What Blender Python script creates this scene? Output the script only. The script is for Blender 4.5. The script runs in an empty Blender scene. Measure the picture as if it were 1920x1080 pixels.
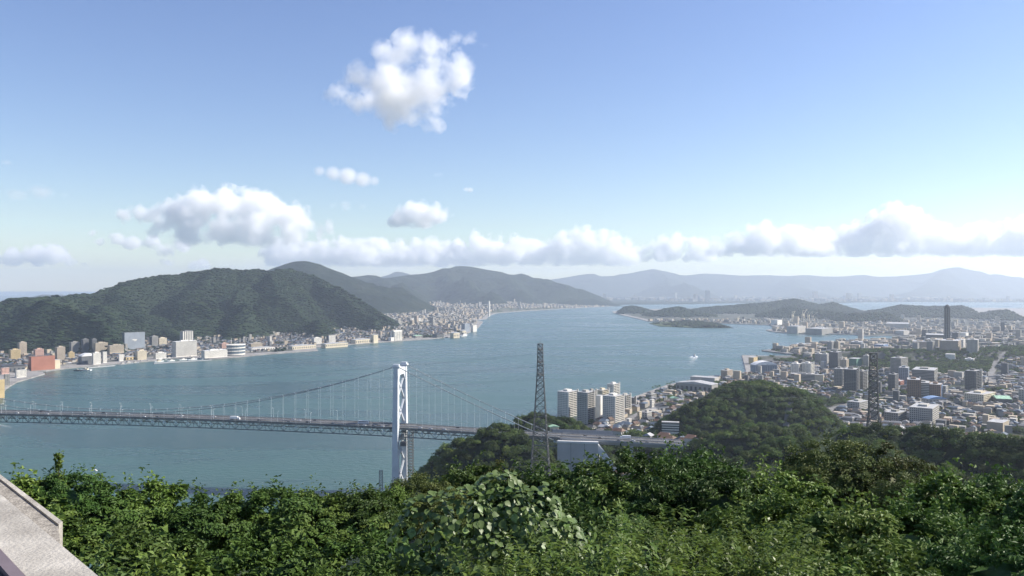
import bpy, bmesh, math, random
import numpy as np
from mathutils import Vector, Matrix
random.seed(7); RNG = np.random.default_rng(7)
R = math.radians
S = bpy.context.scene
COL = S.collection
# ------------------------------------------------------------------ camera
CZ = 222.0; FPX = 1507.0; CXP = 960.0; CYP = 541.0      # metres above sea; focal length and centre in photo pixels
cam_d = bpy.data.cameras.new('camera'); cam = bpy.data.objects.new('camera', cam_d); COL.objects.link(cam)
cam.location = (0, 0, CZ); cam.rotation_euler = (R(90) - math.atan(1/FPX)*0, 0, 0)
cam_d.sensor_width = 36; cam_d.lens = FPX/1920*36; cam_d.clip_start = 0.1; cam_d.clip_end = 120000
cam_d.shift_y = (540-CYP)/1920*-1
S.camera = cam
# ------------------------------------------------------------------ sky, sun, exposure
SUN_AZ, SUN_EL = R(80), R(38)                            # clockwise from the viewing direction
world = bpy.data.worlds.new('World'); S.world = world; world.use_nodes = True
wn = world.node_tree; bg = wn.nodes['Background']
sky = wn.nodes.new('ShaderNodeTexSky'); sky.sky_type = 'NISHITA'; sky.sun_disc = False
sky.sun_elevation = SUN_EL; sky.sun_rotation = SUN_AZ; sky.altitude = 200
sky.air_density = 1.15; sky.dust_density = 0.15; sky.ozone_density = 3.0
tint = wn.nodes.new('ShaderNodeHueSaturation'); tint.inputs['Hue'].default_value = .516; tint.inputs['Saturation'].default_value = 1.08
wn.links.new(sky.outputs[0], tint.inputs['Color']); wn.links.new(tint.outputs[0], bg.inputs[0]); bg.inputs[1].default_value = 0.088
sd = bpy.data.lights.new('sun', 'SUN'); sun = bpy.data.objects.new('sun', sd); COL.objects.link(sun)
sd.energy = 5.0; sd.angle = R(0.53); sd.color = (1.0, 0.93, 0.82)
sdir = Vector((math.sin(SUN_AZ)*math.cos(SUN_EL), math.cos(SUN_AZ)*math.cos(SUN_EL), math.sin(SUN_EL)))
sun.rotation_euler = sdir.to_track_quat('Z', 'Y').to_euler(); sun.location = (0, 0, 3000)
S.view_settings.view_transform = 'Standard'; S.view_settings.look = 'None'
S.view_settings.exposure = 0.82; S.view_settings.gamma = 1.0; S.view_settings.use_curve_mapping = False
S.render.engine = 'CYCLES'
cy = S.cycles
cy.use_denoising = True
try: cy.denoiser = 'OPENIMAGEDENOISE'; cy.denoising_input_passes = 'RGB_ALBEDO_NORMAL'
except Exception: pass
cy.max_bounces = 26; cy.diffuse_bounces = 3; cy.glossy_bounces = 2; cy.transmission_bounces = 3; cy.volume_bounces = 24
cy.transparent_max_bounces = 8; cy.use_adaptive_sampling = True; cy.adaptive_threshold = 0.02
cy.sample_clamp_indirect = 6
cy.volume_step_rate = 1.0; cy.volume_max_steps = 160

# ------------------------------------------------------------------ helpers
def P(px, py, z):
    "photo pixel on the level z -> point in the place"
    Y = FPX*(CZ-z)/(py-CYP); return ((px-CXP)/FPX*Y, Y, z)
def Q(px, py, Y):
    return ((px-CXP)/FPX*Y, Y, CZ-(py-CYP)/FPX*Y)
def vnoise(x, y, seed=0):
    xi = np.floor(x).astype(np.int64); yi = np.floor(y).astype(np.int64); xf = x-xi; yf = y-yi
    u = xf*xf*(3-2*xf); v = yf*yf*(3-2*yf)
    def h(a, b):
        n = (a*374761393 + b*668265263 + seed*974634777) & 0x7fffffff
        n = ((n ^ (n >> 13))*1274126177) & 0x7fffffff
        return ((n ^ (n >> 16)) & 0xffff)/65535.0
    return (h(xi, yi)*(1-u)+h(xi+1, yi)*u)*(1-v) + (h(xi, yi+1)*(1-u)+h(xi+1, yi+1)*u)*v
def fbm(x, y, seed=0, octv=4, ridged=False):
    s = 0; a = 1.0; t = 0; c, sn = math.cos(.6), math.sin(.6)
    for k in range(octv):
        n = vnoise(x, y, seed+k)
        if ridged: n = 1-np.abs(2*n-1)
        s = s+a*n; t += a; a *= .5; x, y = (c*x-sn*y)*2.03+7.1, (sn*x+c*y)*2.03+3.3
    return s/t
def ridges(X, Y, segs, power=1.4, rounded=False, ret=False):
    "height of the highest of some ridges; a ridge is a line of (x, y, crest height, reach)"
    H = np.full(np.shape(X), -20.0); QQ = np.zeros(np.shape(X))
    for line in segs:
        if len(line) == 1: line = [line[0], tuple(np.array(line[0])+np.array((1, 1, 0, 0)))]
        for a, b in zip(line[:-1], line[1:]):
            dx, dy = b[0]-a[0], b[1]-a[1]; L2 = dx*dx+dy*dy+1e-9
            t = np.clip(((X-a[0])*dx+(Y-a[1])*dy)/L2, 0, 1)
            d = np.hypot(X-a[0]-t*dx, Y-a[1]-t*dy)
            z = a[2]+(b[2]-a[2])*t; w = a[3]+(b[3]-a[3])*t
            q = np.clip(1-d/w, 0, 1)
            f = .5-.5*np.cos(np.pi*q) if rounded else q**power
            h = (z+20)*f-20
            QQ = np.where(h > H, q, QQ); H = np.where(h > H, h, H)
    return (H, QQ) if ret else H
def raw_mesh(name, V, F, mats=(), smooth=False, mi=None):
    me = bpy.data.meshes.new(name)
    V = np.asarray(V, dtype=np.float32).reshape(-1, 3)
    if isinstance(F, np.ndarray):
        n, k = F.shape
        me.vertices.add(len(V)); me.vertices.foreach_set('co', V.ravel())
        me.loops.add(n*k); me.loops.foreach_set('vertex_index', F.astype(np.int32).ravel())
        me.polygons.add(n); me.polygons.foreach_set('loop_start', np.arange(0, n*k, k, dtype=np.int32))
        me.update(calc_edges=True)
    else:
        me.from_pydata(V.tolist(), [], F); me.update()
    for m in mats: me.materials.append(m)
    if mi is not None: me.polygons.foreach_set('material_index', np.asarray(mi, dtype=np.int32))
    if smooth: me.polygons.foreach_set('use_smooth', np.ones(len(me.polygons), dtype=bool))
    return me
def link(name, me, parent=None, loc=None, rz=0):
    o = bpy.data.objects.new(name, me); COL.objects.link(o)
    if parent is not None: o.parent = parent
    if loc is not None: o.location = loc
    if rz: o.rotation_euler = (0, 0, rz)
    return o
def tag(o, label=None, cat=None, group=None, kind=None):
    if label: o['label'] = label
    if cat: o['category'] = cat
    if group: o['group'] = group
    if kind: o['kind'] = kind
    return o
def thing(name, label, cat, loc=(0, 0, 0), rz=0, group=None):
    o = link(name, None, None, loc, rz); return tag(o, label, cat, group)
def copy_tree(o, parent=None):
    c = o.copy(); COL.objects.link(c); c.parent = parent
    for ch in KIDS.get(o.name, []): copy_tree(ch, c)
    return c
KIDS = {}
class MB:
    "collects boxes, bars and tubes into one mesh"
    def __init__(s): s.v = []; s.f = []; s.m = []
    def add(s, V, F, m=0):
        n = len(s.v); s.v += [tuple(p) for p in V]; s.f += [tuple(i+n for i in f) for f in F]; s.m += [m]*len(F); return s
    def box(s, x0, x1, y0, y1, z0, z1, m=0):
        return s.add([(x0,y0,z0),(x1,y0,z0),(x1,y1,z0),(x0,y1,z0),(x0,y0,z1),(x1,y0,z1),(x1,y1,z1),(x0,y1,z1)],
                     [(0,3,2,1),(4,5,6,7),(0,1,5,4),(1,2,6,5),(2,3,7,6),(3,0,4,7)], m)
    def bar(s, a, b, w, h=None, m=0, up=(0, 0, 1)):
        h = h or w; a = Vector(a); b = Vector(b); d = (b-a).normalized(); up = Vector(up)
        if abs(d.dot(up)) > .99: up = Vector((1, 0, 0))
        x = d.cross(up).normalized()*w/2; y = x.cross(d).normalized()*h/2
        V = [a-x-y, a+x-y, a+x+y, a-x+y, b-x-y, b+x-y, b+x+y, b-x+y]
        return s.add(V, [(0,1,2,3),(7,6,5,4),(0,4,5,1),(1,5,6,2),(2,6,7,3),(3,7,4,0)], m)
    def tube(s, pts, r, n=6, m=0):
        pts = [Vector(p) for p in pts]; rr = r if isinstance(r, (list, tuple)) else [r]*len(pts); V = []; F = []
        for i, p in enumerate(pts):
            d = (pts[min(i+1, len(pts)-1)]-pts[max(i-1, 0)]).normalized()
            up = Vector((0, 0, 1)) if abs(d.z) < .95 else Vector((1, 0, 0))
            x = d.cross(up).normalized(); y = x.cross(d)
            for k in range(n):
                a = 2*math.pi*k/n; V.append(p+(x*math.cos(a)+y*math.sin(a))*rr[i])
        for i in range(len(pts)-1):
            for k in range(n):
                F.append((i*n+k, i*n+(k+1) % n, (i+1)*n+(k+1) % n, (i+1)*n+k))
        F.append(tuple(range(n))[::-1]); F.append(tuple(range((len(pts)-1)*n, len(pts)*n)))
        return s.add(V, F, m)
    def lathe(s, prof, n=12, c=(0, 0), m=0):
        V = []; F = []
        for r, z in prof:
            for k in range(n):
                a = 2*math.pi*k/n; V.append((c[0]+r*math.cos(a), c[1]+r*math.sin(a), z))
        for i in range(len(prof)-1):
            for k in range(n): F.append((i*n+k, i*n+(k+1) % n, (i+1)*n+(k+1) % n, (i+1)*n+k))
        F.append(tuple(range(n))[::-1]); F.append(tuple(range((len(prof)-1)*n, len(prof)*n)))
        return s.add(V, F, m)
    def prism(s, poly, z0, z1, m=0):
        n = len(poly); V = [(x, y, z0) for x, y in poly]+[(x, y, z1) for x, y in poly]
        ar = sum(poly[i][0]*poly[(i+1) % n][1]-poly[(i+1) % n][0]*poly[i][1] for i in range(n))
        top = tuple(range(n, 2*n)); bot = tuple(range(n))[::-1]; side = [(i, (i+1) % n, n+(i+1) % n, n+i) for i in range(n)]
        F = [top, bot]+side
        if ar < 0: F = [f[::-1] for f in F]
        return s.add(V, F, m)
    def build(s, name, mats, parent=None, loc=None, rz=0, smooth=False):
        if not isinstance(mats, (list, tuple)): mats = [mats]
        me = raw_mesh(name, s.v, s.f, mats, smooth, s.m if len(mats) > 1 else None)
        o = link(name, me, parent, loc, rz)
        if parent is not None: KIDS.setdefault(parent.name, []).append(o)
        return o
# ------------------------------------------------------------------ materials
MATS = {}
def mat(name, col, rough=.8, spec=.3, var=.12, scale=.3, metal=0, rnd=0., bump=0., bscale=None, col2=None):
    "painted or mineral surface: base colour broken up by noise, a little relief"
    if name in MATS: return MATS[name]
    m = bpy.data.materials.new(name); m.use_nodes = True; nt = m.node_tree; b = nt.nodes['Principled BSDF']
    b.inputs['Roughness'].default_value = rough; b.inputs['Specular IOR Level'].default_value = spec; b.inputs['Metallic'].default_value = metal
    tc = nt.nodes.new('ShaderNodeTexCoord'); ns = nt.nodes.new('ShaderNodeTexNoise'); ns.inputs['Scale'].default_value = scale; ns.inputs['Detail'].default_value = 5
    nt.links.new(tc.outputs['Object'], ns.inputs['Vector'])
    mx = nt.nodes.new('ShaderNodeMix'); mx.data_type = 'RGBA'
    c2 = col2 or tuple(c*(1-2.2*var) for c in col)
    mx.inputs[6].default_value = (*c2, 1); mx.inputs[7].default_value = (*[min(1, c*(1+.5*var)) for c in col], 1)
    mr = nt.nodes.new('ShaderNodeMapRange'); mr.inputs[1].default_value = .3; mr.inputs[2].default_value = .65
    nt.links.new(ns.outputs[0], mr.inputs[0]); nt.links.new(mr.outputs[0], mx.inputs[0])
    out = mx.outputs[2]
    if rnd:
        oi = nt.nodes.new('ShaderNodeObjectInfo'); hs = nt.nodes.new('ShaderNodeHueSaturation')
        m1 = nt.nodes.new('ShaderNodeMapRange'); m1.inputs[3].default_value = 1-rnd; m1.inputs[4].default_value = 1+rnd
        nt.links.new(oi.outputs['Random'], m1.inputs[0]); nt.links.new(m1.outputs[0], hs.inputs['Value'])
        nt.links.new(out, hs.inputs['Color']); out = hs.outputs[0]
    nt.links.new(out, b.inputs['Base Color'])
    if bump:
        n2 = nt.nodes.new('ShaderNodeTexNoise'); n2.inputs['Scale'].default_value = bscale or scale*6; n2.inputs['Detail'].default_value = 4
        nt.links.new(tc.outputs['Object'], n2.inputs['Vector'])
        bp = nt.nodes.new('ShaderNodeBump'); bp.inputs['Strength'].default_value = bump; bp.inputs['Distance'].default_value = .3
        nt.links.new(n2.outputs[0], bp.inputs['Height']); nt.links.new(bp.outputs[0], b.inputs['Normal'])
    MATS[name] = m; return m
def leaf_mat(name, cols, rough=.45, spec=.4, trans=.3, rnd=.25, nscale=.5, patch=0):
    "foliage: greens mixed by noise and per tree, partly translucent"
    if name in MATS: return MATS[name]
    m = bpy.data.materials.new(name); m.use_nodes = True; nt = m.node_tree; b = nt.nodes['Principled BSDF']; out = nt.nodes['Material Output']
    b.inputs['Roughness'].default_value = rough; b.inputs['Specular IOR Level'].default_value = spec
    tc = nt.nodes.new('ShaderNodeTexCoord'); ns = nt.nodes.new('ShaderNodeTexNoise'); ns.inputs['Scale'].default_value = nscale; ns.inputs['Detail'].default_value = 6
    ns.inputs['Roughness'].default_value = .75
    nt.links.new(tc.outputs['Object'], ns.inputs['Vector'])
    cr = nt.nodes.new('ShaderNodeValToRGB'); el = cr.color_ramp.elements
    while len(el) < len(cols): el.new(.5)
    for i, c in enumerate(cols): el[i].position = .3+.4*i/(len(cols)-1); el[i].color = (*c, 1)
    nt.links.new(ns.outputs[0], cr.inputs[0])
    oi = nt.nodes.new('ShaderNodeObjectInfo'); hs = nt.nodes.new('ShaderNodeHueSaturation')
    m1 = nt.nodes.new('ShaderNodeMapRange'); m1.inputs[3].default_value = 1-rnd; m1.inputs[4].default_value = 1+rnd
    nt.links.new(oi.outputs['Random'], m1.inputs[0]); nt.links.new(m1.outputs[0], hs.inputs['Value'])
    ma = nt.nodes.new('ShaderNodeMath'); ma.operation = 'MULTIPLY'; ma.inputs[1].default_value = 7.31
    fr = nt.nodes.new('ShaderNodeMath'); fr.operation = 'FRACT'; m2 = nt.nodes.new('ShaderNodeMapRange'); m2.inputs[3].default_value = .484; m2.inputs[4].default_value = .512
    nt.links.new(oi.outputs['Random'], ma.inputs[0]); nt.links.new(ma.outputs[0], fr.inputs[0]); nt.links.new(fr.outputs[0], m2.inputs[0]); nt.links.new(m2.outputs[0], hs.inputs['Hue'])
    src = cr.outputs[0]
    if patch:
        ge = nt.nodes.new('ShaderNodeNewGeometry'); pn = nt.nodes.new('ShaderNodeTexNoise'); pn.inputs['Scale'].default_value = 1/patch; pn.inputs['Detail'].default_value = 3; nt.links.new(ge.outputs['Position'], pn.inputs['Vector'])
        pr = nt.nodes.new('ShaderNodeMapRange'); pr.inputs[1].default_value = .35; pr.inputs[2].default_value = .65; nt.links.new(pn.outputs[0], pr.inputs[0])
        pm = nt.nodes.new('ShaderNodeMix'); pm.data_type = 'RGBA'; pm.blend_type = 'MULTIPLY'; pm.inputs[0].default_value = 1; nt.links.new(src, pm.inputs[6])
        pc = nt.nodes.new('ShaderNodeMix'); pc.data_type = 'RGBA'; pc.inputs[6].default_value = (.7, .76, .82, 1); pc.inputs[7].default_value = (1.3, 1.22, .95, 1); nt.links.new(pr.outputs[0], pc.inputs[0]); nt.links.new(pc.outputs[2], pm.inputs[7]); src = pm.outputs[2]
    nt.links.new(src, hs.inputs['Color']); nt.links.new(hs.outputs[0], b.inputs['Base Color'])
    if trans:
        tr = nt.nodes.new('ShaderNodeBsdfTranslucent'); mx = nt.nodes.new('ShaderNodeMixShader'); mx.inputs[0].default_value = trans
        nt.links.new(hs.outputs[0], tr.inputs[0]); nt.links.new(b.outputs[0], mx.inputs[1]); nt.links.new(tr.outputs[0], mx.inputs[2]); nt.links.new(mx.outputs[0], out.inputs[0])
    MATS[name] = m; return m
def heightfield(name, x0, x1, y0, y1, step, fn, m, ang=0, org=(0, 0), cut=-6, smooth=True):
    "ground as a grid of heights (local axes turned by ang about org), trimmed where it is under the sea"
    nx = int((x1-x0)/step)+1; ny = int((y1-y0)/step)+1
    gx, gy = np.meshgrid(np.linspace(x0, x1, nx), np.linspace(y0, y1, ny))
    c, s = math.cos(ang), math.sin(ang); X = org[0]+c*gx-s*gy; Y = org[1]+s*gx+c*gy
    Z = fn(X, Y)
    V = np.stack([X, Y, np.maximum(Z, cut-4)], -1).reshape(-1, 3)
    i = np.arange((ny-1)*(nx-1)); r, k = i//(nx-1), i % (nx-1); a = r*nx+k
    F = np.stack([a, a+1, a+nx+1, a+nx], -1)
    keep = (Z.reshape(-1)[F] > cut).any(1); F = F[keep]
    u, inv = np.unique(F, return_inverse=True)
    me = raw_mesh(name, V[u], inv.reshape(F.shape), [m], smooth)
    o = link(name, me); o['kind'] = 'structure'; return o
def inside(poly, X, Y):
    c = np.zeros(np.shape(X), bool); n = len(poly)
    for i in range(n):
        (x1, y1), (x2, y2) = poly[i][:2], poly[(i+1) % n][:2]
        if y1 == y2: continue
        c ^= ((y1 > Y) != (y2 > Y)) & (X < (x2-x1)*(Y-y1)/(y2-y1)+x1)
    return c
def edge_dist(poly, X, Y, closed=True):
    D = np.full(np.shape(X), 1e9); n = len(poly)
    for i in range(n if closed else n-1):
        a, b = poly[i], poly[(i+1) % n]; dx, dy = b[0]-a[0], b[1]-a[1]
        t = np.clip(((X-a[0])*dx+(Y-a[1])*dy)/(dx*dx+dy*dy+1e-9), 0, 1)
        D = np.minimum(D, np.hypot(X-a[0]-t*dx, Y-a[1]-t*dy))
    return D
TEMPL = bpy.data.collections.new('templates')            # shapes that are only copied from, never shown themselves
def scatter(name, pts, scl, rot, idx, variants, label, cat):
    "a mass of crowns that nobody could count: one object, shapes repeated on points"
    me = bpy.data.meshes.new(name); me.vertices.add(len(pts)); me.vertices.foreach_set('co', np.asarray(pts, np.float32).ravel())
    for nm, ty, key, d in (('scl', 'FLOAT_VECTOR', 'vector', scl), ('rot', 'FLOAT_VECTOR', 'vector', rot), ('pick', 'INT', 'value', idx)):
        at = me.attributes.new(nm, ty, 'POINT'); at.data.foreach_set(key, np.asarray(d, np.float32 if ty != 'INT' else np.int32).ravel())
    o = link(name, me); tag(o, label, cat, None, 'stuff')
    coll = bpy.data.collections.new(name+'_shapes')
    for v in variants: coll.objects.link(v)
    ng = bpy.data.node_groups.new(name, 'GeometryNodeTree')
    ng.interface.new_socket('Geometry', in_out='INPUT', socket_type='NodeSocketGeometry'); ng.interface.new_socket('Geometry', in_out='OUTPUT', socket_type='NodeSocketGeometry')
    N = ng.nodes; gi = N.new('NodeGroupInput'); go = N.new('NodeGroupOutput'); ip = N.new('GeometryNodeInstanceOnPoints'); ci = N.new('GeometryNodeCollectionInfo')
    ci.inputs['Collection'].default_value = coll; ci.inputs['Separate Children'].default_value = True; ci.inputs['Reset Children'].default_value = True
    def att(nm, ty):
        a = N.new('GeometryNodeInputNamedAttribute'); a.data_type = ty; a.inputs['Name'].default_value = nm; return a.outputs[0]
    ip.inputs['Pick Instance'].default_value = True
    L = ng.links; L.new(gi.outputs[0], ip.inputs['Points']); L.new(ci.outputs[0], ip.inputs['Instance'])
    L.new(att('pick', 'INT'), ip.inputs['Instance Index']); L.new(att('scl', 'FLOAT_VECTOR'), ip.inputs['Scale'])
    e = N.new('FunctionNodeEulerToRotation'); L.new(att('rot', 'FLOAT_VECTOR'), e.inputs[0]); L.new(e.outputs[0], ip.inputs['Rotation'])
    L.new(ip.outputs[0], go.inputs[0])
    md = o.modifiers.new('scatter', 'NODES'); md.node_group = ng
    return o
# ------------------------------------------------------------------ the lie of the land
def sm(x, a, b):
    t = np.clip((x-a)/(b-a), 0, 1); return t*t*(3-2*t)
# far shore on the left: outline of the quays, from the bridge end to the far headland
LEFT_SHORE = [P(-900, 760, 2)[:2], P(-420, 752, 2)[:2], P(-120, 770, 2)[:2], P(-2, 744, 2)[:2], P(12, 728, 2)[:2], P(32, 716, 2)[:2], P(84, 701, 2)[:2], P(80, 698, 2)[:2], P(60, 697, 2)[:2],
    P(86, 695.5, 2)[:2], P(130, 690, 2)[:2], P(175, 686, 2)[:2], P(205, 683, 2)[:2], P(236, 681, 2)[:2], P(290, 676, 2)[:2], P(300, 673, 2)[:2], P(345, 671, 2)[:2], P(395, 673, 2)[:2],
    P(440, 670, 2)[:2], P(500, 664, 2)[:2], P(596, 657, 2)[:2], P(592, 653, 2)[:2], P(560, 653, 2)[:2], P(600, 650, 2)[:2], P(660, 645.5, 2)[:2], P(740, 640, 2)[:2], P(800, 636, 2)[:2], P(860, 630, 2)[:2], P(880, 623, 2)[:2],
    P(897, 614, 2)[:2], P(906, 603, 2)[:2], P(890, 600.5, 2)[:2], P(912, 598, 2)[:2], P(918, 591.5, 2)[:2], P(932, 587, 2)[:2], P(985, 583, 2)[:2], P(1060, 578.5, 2)[:2],
    P(1125, 575.5, 2)[:2], P(1160, 573.5, 2)[:2], (1600, 12500), (1600, 15000), (-9000, 15000), (-9000, 2300)]
RIGHT_SHORE = [(-700, -600), (-420, 250), (-240, 640), (-150, 845), (-128, 905), (-92, 935), (-55, 985), (35, 1130), (110, 1330), P(1178, 748, 3)[:2], P(1250, 722, 3)[:2], P(1330, 705, 3)[:2],
    P(1372, 703, 3)[:2], P(1399, 697, 3)[:2], P(1391, 666, 3)[:2], P(1440, 667.5, 3)[:2], P(1484, 667, 3)[:2], P(1494, 665, 3)[:2], P(1428, 657, 3)[:2], P(1476, 651.5, 3)[:2], P(1530, 647, 3)[:2], P(1600, 641, 3)[:2],
    P(1640, 643, 3)[:2], P(1690, 637, 3)[:2], P(1740, 630, 3)[:2], P(1737, 628, 3)[:2], P(1620, 629.5, 3)[:2], P(1607, 627, 3)[:2], P(1530, 626, 3)[:2], P(1455, 622.5, 3)[:2],
    P(1436, 619, 3)[:2], P(1462, 614, 3)[:2], P(1440, 609, 3)[:2], P(1380, 607, 3)[:2], P(1300, 604, 3)[:2], P(1215, 602.3, 3)[:2], P(1194, 597, 3)[:2], P(1150, 587, 3)[:2], P(1148, 584, 3)[:2],
    P(1170, 580, 3)[:2], P(1260, 579, 3)[:2], P(1330, 578, 3)[:2], P(1590, 580, 3)[:2], P(1640, 583, 3)[:2], P(1700, 577, 3)[:2], P(1800, 577, 3)[:2], P(1920, 578, 3)[:2], (9000, 7500), (7000, -600)]
ISLET = [P(1217, 606, 2)[:2], P(1236, 603.5, 2)[:2], P(1300, 604.5, 2)[:2], P(1350, 607, 2)[:2], P(1358, 612, 2)[:2], P(1374, 614.5, 2)[:2], P(1354, 614.5, 2)[:2], P(1290, 614, 2)[:2], P(1236, 611.5, 2)[:2]]
FAR_SHORE = [P(1090, 571.5, 2)[:2], P(1300, 570, 2)[:2], P(1420, 567.5, 2)[:2], P(1550, 568.5, 2)[:2], P(1650, 566, 2)[:2], P(1800, 566.5, 2)[:2], P(2300, 567, 2)[:2], (24000, 22000), (-2000, 22000)]
def lift(line): return [(*Q(px, py, Y), w) for px, py, Y, w in line]
# wooded mountain behind the quay town on the left: crest line, then the spurs that run down from it
MOUNT = [lift([(-500, 590, 2700, 900), (-200, 572, 2850, 900), (0, 560, 3000, 900), (40, 552, 3100, 900), (100, 550, 3300, 900), (175, 545, 3550, 950), (230, 525, 3750, 1000), (275, 516, 3850, 1050),
    (345, 508, 4050, 1100), (420, 499, 4250, 1150), (465, 503, 4300, 1150), (485, 499, 4380, 1150), (510, 505, 4420, 1150), (545, 500, 4480, 1150), (585, 513, 4520, 1050), (640, 536, 4480, 900), (690, 567, 4400, 700), (738, 601, 4250, 350)]),
    lift([(80, 551, 3200, 560), (78, 556, 2960, 600), (100, 566, 2840, 540), (140, 592, 2740, 380), (175, 622, 2640, 220)]),
    lift([(245, 523, 3750, 700), (250, 536, 3500, 640), (215, 560, 3250, 520), (225, 590, 3050, 380), (240, 622, 2880, 220)]),
    lift([(420, 500, 4230, 800), (400, 515, 4000, 760), (365, 536, 3700, 660), (375, 560, 3500, 540), (345, 590, 3250, 380), (350, 618, 3080, 240)]),
    lift([(545, 501, 4460, 800), (520, 520, 4200, 740), (505, 540, 4000, 640), (530, 565, 3800, 500), (575, 592, 3620, 320), (600, 610, 3520, 180)]),
    lift([(440, 540, 3850, 400), (455, 566, 3600, 340), (445, 596, 3380, 240)]),
    lift([(600, 519, 4500, 640), (650, 546, 4320, 460), (690, 580, 4170, 300), (722, 604, 4040, 150)])]
def h_left(X, Y):
    wx = (fbm(X/330, Y/330, 3)-.5)*260; wy = (fbm(X/330, Y/330, 9)-.5)*260
    CR = [[(a, b, c, w*.40) for a, b, c, w in MOUNT[0]]]
    H, q = ridges(X+wx*.12, Y+wy*.12, CR, 1.2, ret=True)
    H = np.maximum(H, ridges(X+wx, Y+wy, [[(a, b, c, w*.62) for a, b, c, w in l] for l in MOUNT[1:]], 1.15)); q = 1-np.clip(q-.55, 0, .45)/.45
    g = fbm(X/480, Y/480, 5, 5, True)
    H = H + np.clip(H, 0, 120)/120*((g-.62)*190*q+(fbm(X/90, Y/90, 21)-.5)*16)
    return H-9
# near land on the right
NEAR = [[(-30, -40, 222, 420), (0, 0, 219.6, 440), (10, 60, 198, 360), (14, 130, 172, 260), (18, 300, 124, 150), (20, 520, 97, 110), (10, 620, 76, 100)],
    [(60, -60, 212, 480), (120, 160, 170, 300), (190, 330, 136, 240), (230, 480, 118, 220), (262, 600, 106, 200)],
    [(126, 555, 99, 105), (160, 570, 104, 130), (205, 590, 110, 170), (256, 615, 111, 190), (300, 600, 114, 210), (330, 540, 117, 240), (420, 420, 124, 320), (600, 200, 145, 500)]]
HILLS = [[(-40, 745, 78, 104), (-24, 730, 90, 104), (-4, 722, 84, 96), (24, 716, 62, 80)],                  # knoll beside the bridge
    [(0, 960, 60, 95), (28, 955, 70, 105), (62, 950, 60, 90)],                                              # trees by the anchorage
    [(218, 1062, 52, 105), (258, 1078, 70, 140), (302, 1098, 82, 160), (345, 1100, 86, 160), (386, 1100, 78, 145), (420, 1095, 56, 110)],    # hill before the harbour
    [(100, 1010, 38, 110), (180, 980, 34, 110), (240, 900, 46, 120)], [(206, 827, 66, 70), (240, 822, 74, 90), (290, 812, 74, 100)]]
PARK = [[(1010, 2420, 32, 200), (1130, 2330, 40, 240), (1300, 2330, 42, 260), (1450, 2300, 46, 300)], [(1330, 2050, 44, 260), (1480, 1980, 54, 300), (1620, 1900, 60, 320)]]
PARK_ZONE = [P(1588, 668, 30)[:2], P(1600, 657, 30)[:2], P(1700, 654, 30)[:2], P(1800, 656, 30)[:2], P(1930, 648, 30)[:2], P(1930, 672, 30)[:2], P(1850, 690, 30)[:2], P(1760, 693, 30)[:2], P(1640, 676, 30)[:2]]
WEST = [lift([(1158, 577, 7000, 420), (1185, 573, 7000, 500), (1205, 577, 6900, 420)]), lift([(1240, 582, 6300, 500), (1272, 574, 6200, 560), (1305, 584, 6100, 520)]),
    lift([(1315, 578, 6900, 700), (1390, 570, 7000, 800), (1440, 566, 7100, 900), (1490, 560, 7100, 900), (1540, 571, 7000, 700), (1562, 566, 7000, 600), (1590, 575, 7000, 420)]),
    lift([(1480, 573, 6000, 600), (1520, 580, 5800, 500), (1600, 588, 5500, 400)]), lift([(1590, 588, 5200, 300), (1660, 585, 5200, 300)]),
    lift([(1640, 581, 6200, 600), (1690, 570, 6200, 700), (1720, 573, 6200, 700), (1760, 575, 6100, 650), (1800, 573, 6000, 650), (1830, 583, 6000, 500), (1860, 588, 5900, 400)]),
    lift([(1850, 584, 5600, 500), (1900, 579, 5500, 600), (1960, 577, 5500, 700), (2100, 570, 5400, 900), (2400, 560, 5000, 1200)])]
def h_right(X, Y):
    wx = (fbm(X/120, Y/120, 31)-.5)*44; wy = (fbm(X/120, Y/120, 37)-.5)*44
    k = sm(np.hypot(X, Y), 60, 300)
    A = ridges(X+wx*k, Y+wy*k, NEAR, 1.3)
    B = ridges(X+wx, Y+wy, HILLS, 1.2, True)
    C = ridges(X+wx*2, Y+wy*2, PARK, 1.2, True)
    D = ridges(X+wx*1.2, Y+wy*1.2, [[(a, b, c-5, w*.6) for a, b, c, w in l] for l in WEST], 1.05)
    H = np.maximum(np.maximum(A, B), np.maximum(C, D))
    H = H + k*np.clip(H-8, 0, 40)/40*((fbm(X/60, Y/60, 41)-.5)*9+(fbm(X/190, Y/190, 43)-.5)*16)
    base = 4.5+9*sm(X-.28*Y, 20, 520)*sm(Y, 500, 900)*(1-sm(Y, 2600, 4200))+26*sm(X-.42*Y, 60, 900)*sm(Y, 600, 1200)*(1-sm(Y, 3000, 5000))
    H = np.maximum(H, base)
    inn = inside(RIGHT_SHORE, X, Y); d = edge_dist(RIGHT_SHORE, X, Y); d = np.where(inn, d, -d)
    cliff = -9+sm(d, 4, 26)*13.4+np.clip(d-20, 0, 1e9)*1.05
    return np.minimum(H, cliff)
def h_town(X, Y):
    "ground the far town on the left stands on"
    z = 5+np.clip(edge_dist(LEFT_SHORE[:38], X, Y, False)-350, 0, 3000)*.018
    s = np.clip((Y-5600)/2600, 0, 1)*np.clip((1500-np.abs(X+700))/900, 0, 1)
    return z+s*70*fbm(X/700, Y/700, 61)
def ground_left(X, Y): return np.maximum(h_town(X, Y), h_left(X, Y))
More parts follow.
